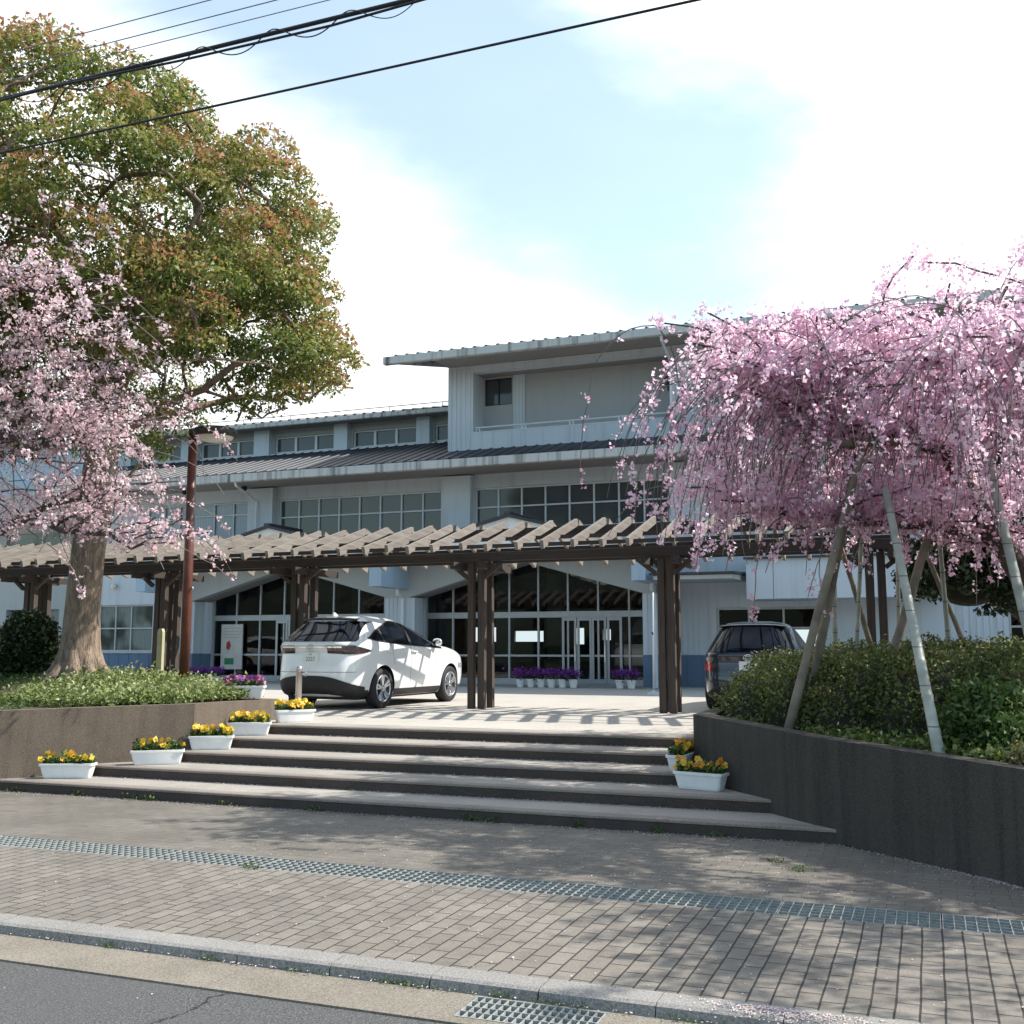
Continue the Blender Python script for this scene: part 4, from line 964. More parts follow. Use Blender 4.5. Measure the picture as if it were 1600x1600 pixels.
    # wheels
    for q in wx:
        for s in (1, -1):
            e = bpy.data.objects.new('wheel', None); COL.objects.link(e); e.parent = root; e.location = (q, s*.80, wr); e.rotation_euler = (0, random.uniform(0, 1.2), 0)
            m3 = MB(); m3.lathe([(.235, -.10), (.30, -.115), (wr-.012, -.10), (wr, -.07), (wr, .07), (wr-.012, .10), (.30, .115), (.235, .10)], (0, 0, 0), 48, 'y'); part('tyre', m3, 'rubber', e, True)
            m3 = MB(); m3.lathe([(.238, s*.10), (.25, s*.108), (.238, s*.115), (.225, s*.10), (.215, s*.03), (.05, s*.02), (0, s*.02)], (0, 0, 0), 40, 'y')
            for k2 in range(10):
                a = 2*math.pi*(k2//2)/5+(.16 if k2 % 2 else -.16); T = Matrix.Rotation(a, 4, 'Y')
                pr = [Vector((.03, s*.06, -.02)), Vector((.03, s*.06, .02)), Vector((.232, s*.098, .026)), Vector((.232, s*.098, -.026)), Vector((.03, s*.095, -.018)), Vector((.03, s*.095, .018)), Vector((.232, s*.112, .018)), Vector((.232, s*.112, -.018))]
                nn = len(m3.v); m3.v += [tuple(T @ p) for p in pr]
                for f in ((0, 1, 2, 3), (4, 5, 6, 7), (0, 1, 5, 4), (1, 2, 6, 5), (2, 3, 7, 6), (3, 0, 4, 7)): m3.f.append(tuple(nn+i for i in f)); m3.mi.append(0)
            m3.lathe([(.05, s*.06), (.05, s*.105), (.03, s*.112), (0, s*.112)], (0, 0, 0), 16, 'y'); part('rim', m3, 'alloy', e)
            m3 = MB(); m3.lathe([(.20, s*.018), (.20, s*.028), (0, s*.028)], (0, 0, 0), 24, 'y'); part('brake_disc', m3, 'black_plastic', e)
    # underside and exhausts
    m3 = MB(); m3.box(-1.9, -.7, .17, 1.9, .7, .215); m3.tube([(-2.3, .45, .24), (-2.0, .45, .24)], .03, 10); part('underbody', m3, 'black_plastic', root)
    root.scale = scale
    return root
def pt_text(txt, size, loc, par, root, mat):
    cu = bpy.data.curves.new('t', 'FONT'); cu.body = txt; cu.size = size; cu.align_x = 'CENTER'; cu.extrude = .0008
    o = bpy.data.objects.new('t', cu); COL.objects.link(o); bpy.context.view_layer.update()
    me = bpy.data.meshes.new_from_object(o.evaluated_get(bpy.context.evaluated_depsgraph_get())); bpy.data.objects.remove(o)
    # text plane: reading direction -y (car seen from behind), up z
    T = Matrix(((0, 0, -1, loc[0]), (-1, 0, 0, 0), (0, 1, 0, loc[2]), (0, 0, 0, 1)))
    me.transform(T); me.materials.append(M[mat]); q = bpy.data.objects.new('plate_number', me); COL.objects.link(q); q.parent = par
simple('plate_white', (.78, .8, .78), .4, 0, .03); simple('plate_green', (.02, .16, .08), .4)
t = NT('glass_dark_car'); t.col((.004, .006, .011)); t.rough(.04); t.b.inputs['Specular IOR Level'].default_value = .28; M['glass_dark_car'] = t.m
car1 = make_car('parked_car', 'pearl white SUV parked nose-in under the pergola behind the top step', 'car', SUV, 'paint_pearl')
car1.rotation_euler = (0, 0, math.pi/2-.055); car1.scale = (.955, .975, .975)
a_ = math.pi/2-.055; car1.location = (-9.965+math.cos(a_)*2.36*.955, 15.98+math.sin(a_)*2.36*.955, PZ)
car2 = make_car('parked_car', 'dark navy hatchback with a red tail light, parked behind the right end of the hedge', 'car', HATCH, 'paint_navy', lamp='tail_red')
car2.rotation_euler = (0, 0, math.pi/2-.0); car2.scale = (.86, .93, .90); car2.location = (-2.80, 18.0+2.36*.86, PZ)
car3 = make_car('parked_car', 'silver-white car glimpsed behind the dark shrub at the far left edge', 'car', SUV, 'paint_silver', plate=False)
car3.rotation_euler = (0, 0, 0.05); car3.scale = (.9, .93, .88); car3.location = (-23.75, 21.2, PZ)

# ------------------------------------------------------------------ trees
def curve3(a, b, sag=0., side=0., n=6, jit=.0):
    a = np.array(a, float); b = np.array(b, float); d = b-a; L = np.linalg.norm(d)+1e-6
    s = np.cross(d, [0, 0, 1]); s = s/(np.linalg.norm(s)+1e-6)
    out = []
    for i in range(n+1):
        t = i/n; q = a+d*t+np.array([0, 0, 1])*sag*L*4*t*(1-t)+s*side*L*4*t*(1-t)
        if 0 < i < n and jit: q = q+RNG.normal(size=3)*jit*L
        out.append(q)
    return out
class Skel:
    """growing skeleton: every clump is joined to the nearest earlier node, radii follow the load carried"""
    def __init__(s, pts, r): s.p = []; s.par = []; s.minr = []; s.leaf = []; s.chain(pts, -1)
    def chain(s, pts, par):
        for q in pts:
            s.p.append(np.array(q, float)); s.par.append(par); par = len(s.p)-1
        return par
    def connect(s, q, sag=.06, side=.05, n=4, jit=.03, inward=None):
        P = np.array(s.p); d = np.linalg.norm(P-q, axis=1)
        if inward is not None: d = d+.6*np.maximum(0, np.linalg.norm(P-inward, axis=1)-np.linalg.norm(q-inward)+.2)+.5*np.maximum(0, P[:, 2]-q[2])
        k = int(np.argmin(d)); c = curve3(s.p[k], q, sag*RNG.uniform(.3, 1.5), side*RNG.normal(), n, jit)
        return s.chain(c[1:], k)
    def build(s, name, mat, parent, r_tip=.012, power=2.05, r_base=.4, nseg=9, rmin=0):
        n = len(s.p); ch = [[] for _ in range(n)]; w = np.zeros(n)
        for i in range(n):
            if s.par[i] >= 0: ch[s.par[i]].append(i)
        for i in range(n-1, -1, -1):
            w[i] = r_tip**power if not ch[i] else sum(w[c] for c in ch[i])
        r = w**(1/power); r = np.maximum(r*(r_base/r[0]), r_tip*.6)
        mb = MB(); done = set()
        for i in range(n):
            if s.par[i] >= 0 and (s.par[i], i) in done: continue
            if i == 0 or (s.par[i] >= 0 and ch[s.par[i]][0] != i):
                path = [s.par[i], i] if s.par[i] >= 0 else [i]
            elif s.par[i] >= 0: continue
            while ch[path[-1]]: path.append(ch[path[-1]][0])
            if len(path) < 2: continue
            rr = [r[k] for k in path]
            if s.par[i] >= 0: rr[0] = min(rr[0], rr[1]*1.25)
            mx = max(rr); mb.tube([s.p[k] for k in path], rr, nseg if mx > .06 else (6 if mx > .025 else 4), cap=True)
        return part(name, mb, mat, parent, True)

# --- big camphor tree with coppery young leaves
CT = thing('camphor_tree', 'large round evergreen tree with coppery new leaves and thick trunk behind the left wall', 'tree', (-12.25, 13.05, .95))
def camphor():
    base = np.array([-12.25, 13.05, 1.0])
    tr = [(-12.25, 13.05, .9), (-12.25, 13.05, 1.6), (-12.22, 13.03, 2.4), (-12.15, 13.0, 3.2), (-12.0, 12.95, 4.1), (-11.85, 12.9, 4.9), (-11.75, 12.9, 5.5)]
    sk = Skel(tr, .4); top = len(sk.p)-1
    lobes = [((-12.15, 12.5, 8.35), (2.6, 2.9, 2.4)), ((-10.15, 13.3, 6.35), (1.75, 1.9, 1.9)), ((-14.6, 12.0, 7.6), (2.8, 2.8, 2.6)), ((-10.5, 13.2, 8.0), (1.85, 1.9, 1.7)), ((-13.5, 13.6, 6.4), (2.8, 2.4, 1.6))]
    for tgt, k in (((-12.4, 12.7, 8.0), top), ((-10.9, 13.3, 6.9), top), ((-10.4, 13.4, 5.7), top-1), ((-14.0, 12.2, 7.4), top), ((-11.2, 11.9, 7.6), top), ((-13.0, 14.2, 7.2), top), ((-14.6, 12.8, 6.0), top-1), ((-12.0, 11.2, 6.8), top), ((-10.9, 13.7, 5.5), top-1)):
        sk.chain(curve3(sk.p[k], tgt, .05, RNG.normal()*.06, 6, .012)[1:], k)
    cl = []
    tries = 0
    while len(cl) < 345 and tries < 60000:
        tries += 1
        li = RNG.choice(len(lobes), p=[.27, .17, .28, .17, .11]); c, r = lobes[li]; c = np.array(c); r = np.array(r)
        u = RNG.normal(size=3); u /= np.linalg.norm(u); rad = RNG.uniform(.84, 1.03) if RNG.random() < .82 else RNG.uniform(.45, .84)
        q = c+u*r*rad
        if q[2] < (5.85 if q[0] > -11.5 else 4.7): continue
        if any((((q-np.array(c2))/np.array(r2))**2).sum() < .60 for c2, r2 in lobes): 
            if RNG.random() < .93: continue
        if cl and min(np.linalg.norm(q-c3[0]) for c3 in cl) < .36: continue
        cl.append((q, RNG.uniform(.34, .58)))
    for q in ((-11.75, 12.75, 4.75), (-12.9, 12.2, 4.6), (-9.5, 13.7, 5.4), (-9.1, 13.8, 5.55), (-9.9, 13.6, 5.35)): cl.append((np.array(q), .32))
    P = []; T = []; D = []
    mid = np.array([-12.2, 12.7, 6.6])
    for q, r in cl:
        sk.connect(q-np.array([0, 0, r*.5]), .05, .05, 4, .03, inward=np.array([-12., 12.9, 4.6]))
        n = int(430*(r/.45)**2)
        u = RNG.normal(size=(n, 3)); u /= np.linalg.norm(u, axis=1)[:, None]; low = u[:, 2] < -.25; u[low, 2] *= -.4; u /= np.linalg.norm(u, axis=1)[:, None]
        rr = RNG.uniform(.45, 1.12, n)[:, None]**.6; pos = q+u*rr*r*np.array([1.15, 1.15, .85])
        P.append(pos); out = (q-mid)/np.linalg.norm(q-mid)
        # young copper leaves sit at the outer, upper tips of each clump; whole sprays differ
        age = .42*(rr[:, 0]-.6)+.33*u[:, 2]+.25*(u@out)+RNG.normal(size=n)*.20+RNG.uniform(.04, .45)
        T.append(age); D.append(u*.5+np.array([0, 0, .6]))
    P = np.concatenate(P); T = np.concatenate(T)
    D = np.concatenate(D); D /= np.linalg.norm(D, axis=1)[:, None]
    leafcloud('crown', P, .088, 'leaf_camphor', CT, T, .46, up=.35, dirs=D)
    sk.build('trunk', 'bark_camphor', CT, r_tip=.011, r_base=.255)
    mb = MB()      # root flare
    mb.tube([(-12.25, 13.05, z) for z in (.9, 1.08, 1.25, 1.5, 1.85, 2.3, 2.8)], [.58, .48, .39, .325, .285, .262, .235], 28)
    for k in range(9):
        a = 2*math.pi*k/9+.3; mb.tube([(-12.25+math.cos(a)*.16, 13.05+math.sin(a)*.16, 1.9), (-12.25+math.cos(a)*.28, 13.05+math.sin(a)*.28, 1.42), (-12.25+math.cos(a)*.45, 13.05+math.sin(a)*.45, 1.24), (-12.25+math.cos(a)*.8, 13.05+math.sin(a)*.8, 1.12)], [.07, .11, .09, .03], 8)
    part('roots', mb, 'bark_camphor', CT, True)
camphor()

# --- weeping cherries
def weeping(root, base, limbs, n_strand, spread, zfloor, mat, seed_tint, dens, bare=.12, r_base=.2, bl=.042, outward=.55, top_cl=1.0, bare_zone=None, grav=.23):
    tr = limbs[0]; sk = Skel(tr, r_base); nodes = [np.array(p) for p in tr]
    tips = []
    for lm in limbs[1:]:
        a = np.array(lm[0]); P = np.array(sk.p); k = int(np.argmin(np.linalg.norm(P-a, axis=1)))
        pts = [np.array(sk.p[k])]+[np.array(p, float) for p in lm[1:]]
        # smooth the polyline
        fine = []
        for i in range(len(pts)-1):
            for t in (0, .25, .5, .75): 
                p0 = pts[max(i-1, 0)]; p1 = pts[i]; p2 = pts[i+1]; p3 = pts[min(i+2, len(pts)-1)]
                fine.append(.5*((2*p1)+(-p0+p2)*t+(2*p0-5*p1+4*p2-p3)*t*t+(-p0+3*p1-3*p2+p3)*t**3)+RNG.normal(size=3)*.015)
        fine.append(pts[-1]); e = sk.chain(fine[1:], k); tips.append(fine)
    # secondary boughs: from limbs outward & slightly up
    sec = []
    base_xy = np.array(limbs[0][-1])[:2]
    for f in tips:
        for i in range(3, len(f)):
            for _ in range(2):
                if RNG.random() < .85:
                    o = f[i]; d = RNG.normal(size=3); d[2] = abs(d[2])*.45+.08; g = np.array([*(o[:2]-base_xy), 0]); g = g/(np.linalg.norm(g)+.1); d = d+g*.9; d /= np.linalg.norm(d)
                    L = RNG.uniform(.4, 1.25); c = curve3(o, o+d*L, .07, RNG.normal()*.08, 4, .02); P = np.array(sk.p); k = int(np.argmin(np.linalg.norm(P-o, axis=1))); sk.chain(c[1:], k); sec.append(c)
    sk.build('trunk', 'bark_cherry', root, r_tip=.008, r_base=r_base, nseg=10)
    starts = [p for c in sec for p in c[1:]]+[p for f in tips for p in f[4:]]
    starts = np.array(starts); tw = MB(); BP = []; BT = []
    for s in range(n_strand):
        o = starts[RNG.integers(len(starts))]+RNG.normal(size=3)*.04
        g = np.array([*(o[:2]-base_xy), 0]); g = g/(np.linalg.norm(g)+.15); d = g*outward+RNG.normal(size=3)*.42; d[2] = RNG.uniform(-.35, .18)
        L = RNG.uniform(.5, 1.0)*spread; st = .13; p = o.copy(); pts = [p.copy()]
        zf = zfloor(o)+RNG.normal()*.28
        v = d/np.linalg.norm(d)
        while len(pts)*st < L+1.2:
            v = v+np.array([0, 0, -grav if len(pts) > 1 else -.05])+RNG.normal(size=3)*.10; v[:2] *= .955; v /= np.linalg.norm(v); p = p+v*st; pts.append(p.copy())
            if p[2] < zf: break
        if len(pts) < 3: continue
        bz = bare_zone(o) if bare_zone is not None else 0
        isbare = RNG.random() < max(bare, bz)
        tw.tube(pts, [.0065*(1-.6*i/len(pts))+(.0015) for i in range(len(pts))], 3, cap=False)
        ton = RNG.normal()*.13
        den = dens*RNG.uniform(.25, 1.7)*(.13 if isbare else 1); ph = RNG.uniform(0, 6)
        for i in range(len(pts)-1):
            k = RNG.poisson(den*max(.05, .75+.8*math.sin(ph+i*1.15)))
            for _ in range(k):
                c = pts[i]+(pts[i+1]-pts[i])*RNG.random()+RNG.normal(size=3)*.02; m = RNG.integers(2, 6)
                BP.append(c+RNG.normal(size=(m, 3))*.026); BT.append(np.full(m, .5+ton)+RNG.normal(size=m)*.24)
    # blossom tufts right along the boughs
    for p in starts:
        if bare_zone is not None and RNG.random() < bare_zone(p): continue
        for _ in range(RNG.poisson(4.5*top_cl)):
            c = p+RNG.normal(size=3)*.07; m = RNG.integers(4, 11); BP.append(c+RNG.normal(size=(m, 3))*.036); BT.append(.55+RNG.normal(size=m)*.24)
    part('twigs', tw, 'bark_twig', root, False, False)
    BP = np.concatenate(BP); BT = np.concatenate(BT)
    leafcloud('blossom', BP, bl, mat, root, BT+seed_tint, .85)
    print('blossoms', len(BP))
CR = thing('weeping_cherry_tree', 'weeping cherry in deep pink blossom propped on bamboo poles above the hedge', 'tree', (1.35, 12.9, .8))
weeping(CR, None, [
    [(1.35, 12.9, .75), (1.3, 12.85, 1.3), (1.2, 12.75, 1.9), (1.05, 12.65, 2.4)],
    [(1.05, 12.65, 2.4), (.76, 12.55, 2.85), (.5, 12.4, 3.3), (.33, 12.3, 3.75), (-.1, 12.1, 3.98), (-.5, 11.95, 4.0), (-1.0, 11.7, 4.25), (-1.5, 11.5, 4.35)],
    [(-.5, 11.95, 4.0), (-.47, 12.0, 4.4), (-.42, 12.0, 4.75), (-.3, 12.0, 5.0)],
    [(-.45, 12.0, 4.4), (-.8, 12.0, 4.75), (-1.25, 11.9, 4.9), (-1.6, 11.7, 4.8)],
    [(.33, 12.3, 3.75), (.55, 12.25, 4.4), (.9, 12.35, 4.95), (1.3, 12.5, 5.75)],
    [(.55, 12.25, 4.4), (.2, 12.4, 4.7), (-.1, 12.6, 4.9)],
    [(.76, 12.55, 2.85), (.1, 12.3, 3.0), (-.5, 12.0, 3.05), (-1.0, 11.8, 3.1), (-1.6, 11.6, 3.2)],
    [(1.2, 12.75, 1.9), (1.7, 12.3, 2.8), (2.3, 11.8, 3.7), (2.9, 11.2, 4.2)],
    [(1.2, 12.75, 1.9), (1.2, 12.1, 3.2), (1.1, 11.3, 4.1), (1.0, 10.7, 4.3), (.95, 10.2, 4.3)],
    [(1.1, 11.3, 4.1), (.6, 11.1, 4.35), (.2, 10.9, 4.45)],
    [(1.05, 12.65, 2.4), (1.5, 13.4, 3.6), (1.7, 14.1, 4.4), (1.8, 14.8, 4.7)],
    [(1.5, 13.4, 3.6), (.8, 13.8, 4.3), (.1, 14.0, 4.5), (-.5, 13.9, 4.5)],
    [(-1.0, 11.7, 4.25), (-1.2, 11.3, 4.5), (-1.4, 11.0, 4.5)],
    [(-.1, 12.1, 3.98), (-.6, 12.6, 4.35), (-1.1, 12.9, 4.6), (-1.6, 12.9, 4.6)],
    [(2.3, 11.8, 3.7), (2.1, 12.4, 4.9), (1.9, 12.8, 5.8)],
    [(1.1, 11.3, 4.2), (1.9, 10.2, 4.5), (2.6, 9.2, 4.6), (2.9, 8.2, 4.6)],
    [(1.9, 10.2, 4.5), (3.0, 10.2, 4.6), (3.8, 9.8, 4.5)],
    ], 820, 1.4, lambda o: 2.62+.28*math.sin(o[0]*2.3+o[1]*1.1)+(.45 if -1.3 < o[0] < -.5 else 0)-(.25 if o[0] < -1.4 else 0)+(1.3*RNG.random()**1.5), 'petal_pink', .0, 1.6, .0, .17, .046,
    bare_zone=lambda o: .5 if (o[0] < -1.6 and o[2] > 4.2 and o[2] < 4.9) else .0, top_cl=2.1, grav=.17)
CL = thing('weeping_cherry_tree', 'paler weeping cherry in blossom leaning in from the left edge before the camphor trunk', 'tree', (-13.0, 10.4, .9))
weeping(CL, None, [
    [(-13.0, 10.4, .85), (-12.9, 10.4, 1.6), (-12.7, 10.4, 2.3), (-12.4, 10.4, 2.9)],
    [(-12.4, 10.4, 2.9), (-11.8, 10.4, 3.9), (-11.2, 10.4, 4.5), (-10.7, 10.4, 4.75), (-10.3, 10.5, 4.7)],
    [(-11.7, 10.4, 3.9), (-11.1, 10.2, 5.0), (-10.7, 10.1, 5.6), (-10.2, 10.1, 5.8)],
    [(-12.4, 10.4, 2.9), (-11.6, 10.6, 3.2), (-11.0, 10.8, 3.5), (-10.5, 10.9, 3.65), (-10.1, 10.9, 3.6)],
    [(-12.4, 10.4, 2.9), (-12.3, 9.8, 4.2), (-11.9, 9.3, 5.4), (-11.5, 9.0, 6.2)],
    [(-12.3, 9.8, 4.2), (-11.5, 9.4, 4.6), (-10.8, 9.3, 4.8)],
    [(-12.7, 10.4, 2.3), (-13.6, 10.2, 3.6), (-14.5, 10.0, 4.6)],
    [(-12.4, 10.4, 2.9), (-12.5, 11.2, 4.2), (-12.3, 11.8, 5.2)],
    [(-11.0, 10.4, 4.5), (-10.8, 10.8, 5.1), (-10.5, 10.9, 5.3)],
        [(-11.2, 10.4, 4.5), (-10.6, 10.3, 4.25), (-10.2, 10.4, 4.35), (-9.8, 10.5, 4.25)],
    [(-11.0, 10.8, 3.5), (-10.4, 10.7, 3.2), (-9.8, 10.8, 3.15), (-9.4, 10.8, 2.95)],
    [(-11.9, 9.3, 5.4), (-11.2, 9.3, 5.9), (-10.5, 9.4, 6.1), (-9.9, 9.6, 6.0)],
    ], 190, .75, lambda o: 2.5+.3*math.sin(o[0]*3)+1.9*RNG.random()**1.3, 'petal_pale', .0, 1.5, .15, .13, .046, top_cl=.62, grav=.07)

# supports: brown log frames and bamboo props
def log(name, a, b, r0, r1, mat, label, cat, group, wrap=None, n=8):
    a = Vector(a); b = Vector(b); t = thing(name, label, cat, a, group); pts = [a+(b-a)*i/7 for i in range(8)]
    pts = [p+Vector((random.uniform(-.008, .008), random.uniform(-.008, .008), 0)) for p in pts]
    if mat == 'bamboo':
        P = []; Rr = []
        L = (b-a).length; k = int(L/.33)
        for i in range(k+1):
            q = a+(b-a)*(i/k); r = r0+(r1-r0)*i/k
            for d, f in ((-.012, 1), (0, 1.10), (.012, 1)):
                if 0 < i < k or d == 0: P.append(q+(b-a).normalized()*d); Rr.append(r*f)
        mb = MB(); mb.tube(P, Rr, 12)
    else:
        mb = MB(); mb.tube(pts, [r0+(r1-r0)*i/7 for i in range(8)], 10)
    part('pole', mb, mat, t, True)
    if wrap:
        for w in wrap:
            q = a+(b-a)*w; d = (b-a).normalized(); m2 = MB(); r = (r0+(r1-r0)*w)*1.35
            m2.tube([q-d*.07, q-d*.05, q, q+d*.05, q+d*.07], [r*.8, r, r*1.05, r, r*.8], 10); part('rope_lashing', m2, 'rope', t, True)
    return t
G = 'props holding up the right cherry tree'
log('support_pole', (-1.37, 11.01, .8), (-.51, 11.41, 3.86), .048, .036, 'log_support', 'long brown log prop rising from the wall edge at the hedge corner', 'support pole', G, (.97,))
log('support_pole', (-1.28, 11.95, .85), (-.62, 11.75, 3.75), .056, .04, 'log_support', 'thick brown log prop lashed near its top, just behind the longest one', 'support pole', G, (.93,))
log('support_pole', (-.60, 12.2, .9), (.38, 12.5, 3.9), .055, .042, 'log_support', 'brown log prop slanting to the dark forked limb', 'support pole', G, (.97,))
log('support_pole', (.06, 9.47, .72), (-.33, 11.3, 3.3), .05, .036, 'bamboo', 'pale bamboo prop standing at the front edge of the retaining wall', 'bamboo pole', G)
log('support_pole', (1.02, 10.55, .72), (.53, 11.95, 4.46), .052, .036, 'bamboo', 'longest pale bamboo prop, rightmost, crossing the blossom', 'bamboo pole', G)
log('support_pole', (-.50, 14.9, .9), (-1.02, 14.1, 3.15), .04, .03, 'log_support', 'slim pole behind the hedge leaning left from its foot', 'support pole', G)
log('support_pole', (-1.14, 14.5, .9), (-1.07, 14.1, 3.0), .035, .028, 'bamboo', 'thin upright pole behind the hedge, right of the crossed log props', 'bamboo pole', G)
log('support_pole', (-1.30, 14.5, .9), (-1.2, 14.15, 2.5), .022, .018, 'bamboo', 'thinnest upright pole, close behind the crossed log props', 'bamboo pole', G)
log('support_pole', (.72, 15.4, .9), (.0, 14.5, 3.0), .035, .028, 'log_support', 'slim reddish pole leaning left against the dark evergreen', 'support pole', G)
log('support_pole', (-.38, 14.9, .9), (-.31, 14.4, 3.0), .03, .025, 'bamboo', 'thin upright bamboo between the two crossing props', 'bamboo pole', G)
log('support_pole', (-1.42, 11.6, .85), (-.72, 11.75, 3.3), .042, .034, 'log_support', 'middle brown log prop of the three rising from the hedge corner', 'support pole', G)
log('support_pole', (.25, 13.4, .9), (.15, 12.9, 3.6), .03, .024, 'bamboo', 'thin bamboo behind the pale front prop, nearly upright', 'bamboo pole', G)
log('support_pole', (-.85, 13.2, .9), (-.62, 12.6, 3.3), .028, .022, 'bamboo', 'thin bamboo leaning slightly right behind the log props', 'bamboo pole', G)
cbar = log('cross_bar', (-.95, 11.42, 3.82), (.0, 11.85, 3.88), .05, .045, 'log_support', 'short dark crossbar lashed on top of the log props', 'crossbar', G, (.35, .6))

# --- hedge and shrubs
def bush(name, label, cat, blobs, n, leaf, mat, core=.82, flat=.0, group=None, up=.35, tint0=0., corecol='leaf_dark', aspect=.5):
    t = thing(name, label, cat, (blobs[0][0], blobs[0][1], .8), group)
    vol = np.array([b[3]*b[4]+b[3]*b[5]+b[4]*b[5] for b in blobs]); pr = vol/vol.sum(); P = []; D = []
    B_ = np.array(blobs)
    while len(P) < n:
        m = 4000; k = RNG.choice(len(blobs), m, p=pr); u = RNG.normal(size=(m, 3)); u /= np.linalg.norm(u, axis=1)[:, None]; u[:, 2] = np.where(u[:, 2] < -.3, -u[:, 2], u[:, 2])
        lump = 1+.07*np.sin(u[:, 0]*9+k)*np.sin(u[:, 1]*8+2*k)+.05*np.sin(u[:, 2]*17)
        q = B_[k, :3]+u*B_[k, 3:6]*(RNG.uniform(.86, 1.07, m)*lump)[:, None]+RNG.normal(size=(m, 3))*.03
        inside = np.zeros(m, bool)
        for b in B_: inside |= ((((q-b[:3])/b[3:6])**2).sum(1) < .60)
        keep = ~inside & (q[:, 2] > .7); P += list(q[keep]); D += list(u[keep])
    P = np.array(P[:n]); D = np.array(D[:n]); D[:, 2] += .4; D /= np.linalg.norm(D, axis=1)[:, None]
    spray = np.sin(P[:, 0]*5.1+P[:, 1]*3.3)*np.sin(P[:, 1]*6.7-P[:, 2]*4)
    leafcloud('foliage', P, leaf, mat, t, .38+tint0+.16*spray+RNG.normal(size=len(P))*.2+.15*D[:, 2], aspect, up=up, dirs=D)
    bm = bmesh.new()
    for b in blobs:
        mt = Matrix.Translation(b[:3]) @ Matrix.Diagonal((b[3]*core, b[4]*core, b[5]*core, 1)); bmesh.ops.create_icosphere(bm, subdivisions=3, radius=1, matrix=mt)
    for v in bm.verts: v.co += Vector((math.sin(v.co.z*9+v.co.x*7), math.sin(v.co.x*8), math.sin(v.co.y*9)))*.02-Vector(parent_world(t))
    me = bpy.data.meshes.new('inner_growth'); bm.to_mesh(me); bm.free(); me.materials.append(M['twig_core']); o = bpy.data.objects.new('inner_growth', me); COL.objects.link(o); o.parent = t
    return t
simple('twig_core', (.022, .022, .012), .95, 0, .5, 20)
hb = []
for x, y, r, h in ((-1.75, 12.75, .62, .62), (-1.1, 12.3, .75, .82), (-1.55, 13.5, .8, .85), (-.5, 11.7, .8, .86), (-.9, 13.3, .85, .95), (.0, 12.6, .9, .98), (.1, 11.2, .8, .84), (.6, 12.0, .85, .95), (.8, 13.3, .9, .98), (1.5, 12.4, .9, .95), (.85, 10.9, .85, .85), (1.6, 11.3, .9, .95), (2.4, 12.0, 1, .95), (-.1, 13.9, .8, .95), (1.7, 13.8, .9, .95), (2.7, 13.2, .9, .95)):
    hb.append((x, y, .80, r, r, h))
bush('azalea_hedge', 'broad clipped dark green hedge filling the bed behind the right retaining wall', 'hedge', hb, 62000, .05, 'leaf_azalea', .84)
bush('leafy_shrub', 'brighter green shrub with pale new tips in front of the hedge', 'shrub', [(.45, 10.1, .78, .40, .42, .62), (.85, 10.35, .78, .4, .4, .5), (.62, 9.75, .75, .28, .28, .34)], 9000, .06, 'leaf_bright', .7)
bush('leafy_shrub', 'low reddish-brown tipped shrub at the right end of the retaining wall', 'shrub', [(1.15, 9.2, .74, .42, .42, .5), (1.5, 8.9, .72, .4, .4, .42), (.78, 9.15, .72, .26, .26, .26)], 8000, .05, 'leaf_azalea', .75, tint0=.3)
bush('dark_shrub', 'upright dark green shrub just left of the camphor trunk', 'shrub', [(-13.35, 13.1, 1.75, .42, .4, .5), (-13.75, 13.1, 1.35, .45, .4, .45), (-13.2, 13.2, 1.35, .35, .3, .45)], 6500, .075, 'leaf_dark', .6, tint0=.1)
bush('dark_shrub', 'low ragged dark green shrub at the extreme left edge of the bed', 'shrub', [(-14.6, 12.9, 1.15, .55, .45, .42), (-15.4, 12.7, 1.2, .6, .5, .5)], 5500, .075, 'leaf_dark', .6)
ev = bush('evergreen_tree', 'dense dark evergreen tree behind the right cherry, in front of the building', 'tree', [(1.8, 17.5, 3.3, 1.6, 1.3, 1.4), (3.2, 17.7, 3.6, 1.8, 1.4, 1.7), (.6, 17.4, 2.7, .95, .9, .75), (2.4, 17.3, 4.4, 1.3, 1.2, 1.2), (1.5, 17.4, 2.4, .9, .8, .6)], 60000, .10, 'leaf_dark', .5, tint0=.25)
mb = MB(); mb.tube([(2.0, 17.6, .6), (1.95, 17.55, 1.6), (2.1, 17.5, 3.2)], [.16, .13, .1], 8); mb.tube([(2.0, 17.55, 1.5), (.9, 17.4, 2.5)], [.08, .04], 6); mb.tube([(2.0, 17.55, 1.6), (3.2, 17.6, 3)], [.09, .05], 6); part('trunk', mb, 'bark_cherry', ev, True)

# --- ground cover (nobody could count it)
def scatter(xr, yr, n, test): 
    out = []
    while len(out) < n:
        x = RNG.uniform(*xr, 3000); y = RNG.uniform(*yr, 3000)
        for a, b in zip(x, y):
            if test(a, b): out.append((a, b))
    return out[:n]
def cover(name, pts, zf, h, size, mat, label, cat, tint=0., up=.35, asp=.5):
    P = np.array([(x, y, zf(x, y)+abs(RNG.normal())*h) for x, y in pts])
    o = leafcloud(name, P, size, mat, None, .45+tint+RNG.normal(size=len(P))*.24+.5*(P[:, 2]-np.array([zf(x, y) for x, y in pts])-h*.7)/h*.3, asp, up=up)
    tag(o, label, cat, None, 'stuff'); return o
cover('ground_cover', scatter((-11.9, -9.3), (11.0, 14.5), 15000, lambda x, y: in_left(x, y, -.06) and x+.35*y > -7.6+.3*math.sin(5*x)), mound, .085, .06, 'leaf_cover', 'pale variegated ground cover around the lamp post foot', 'ground cover', .1)
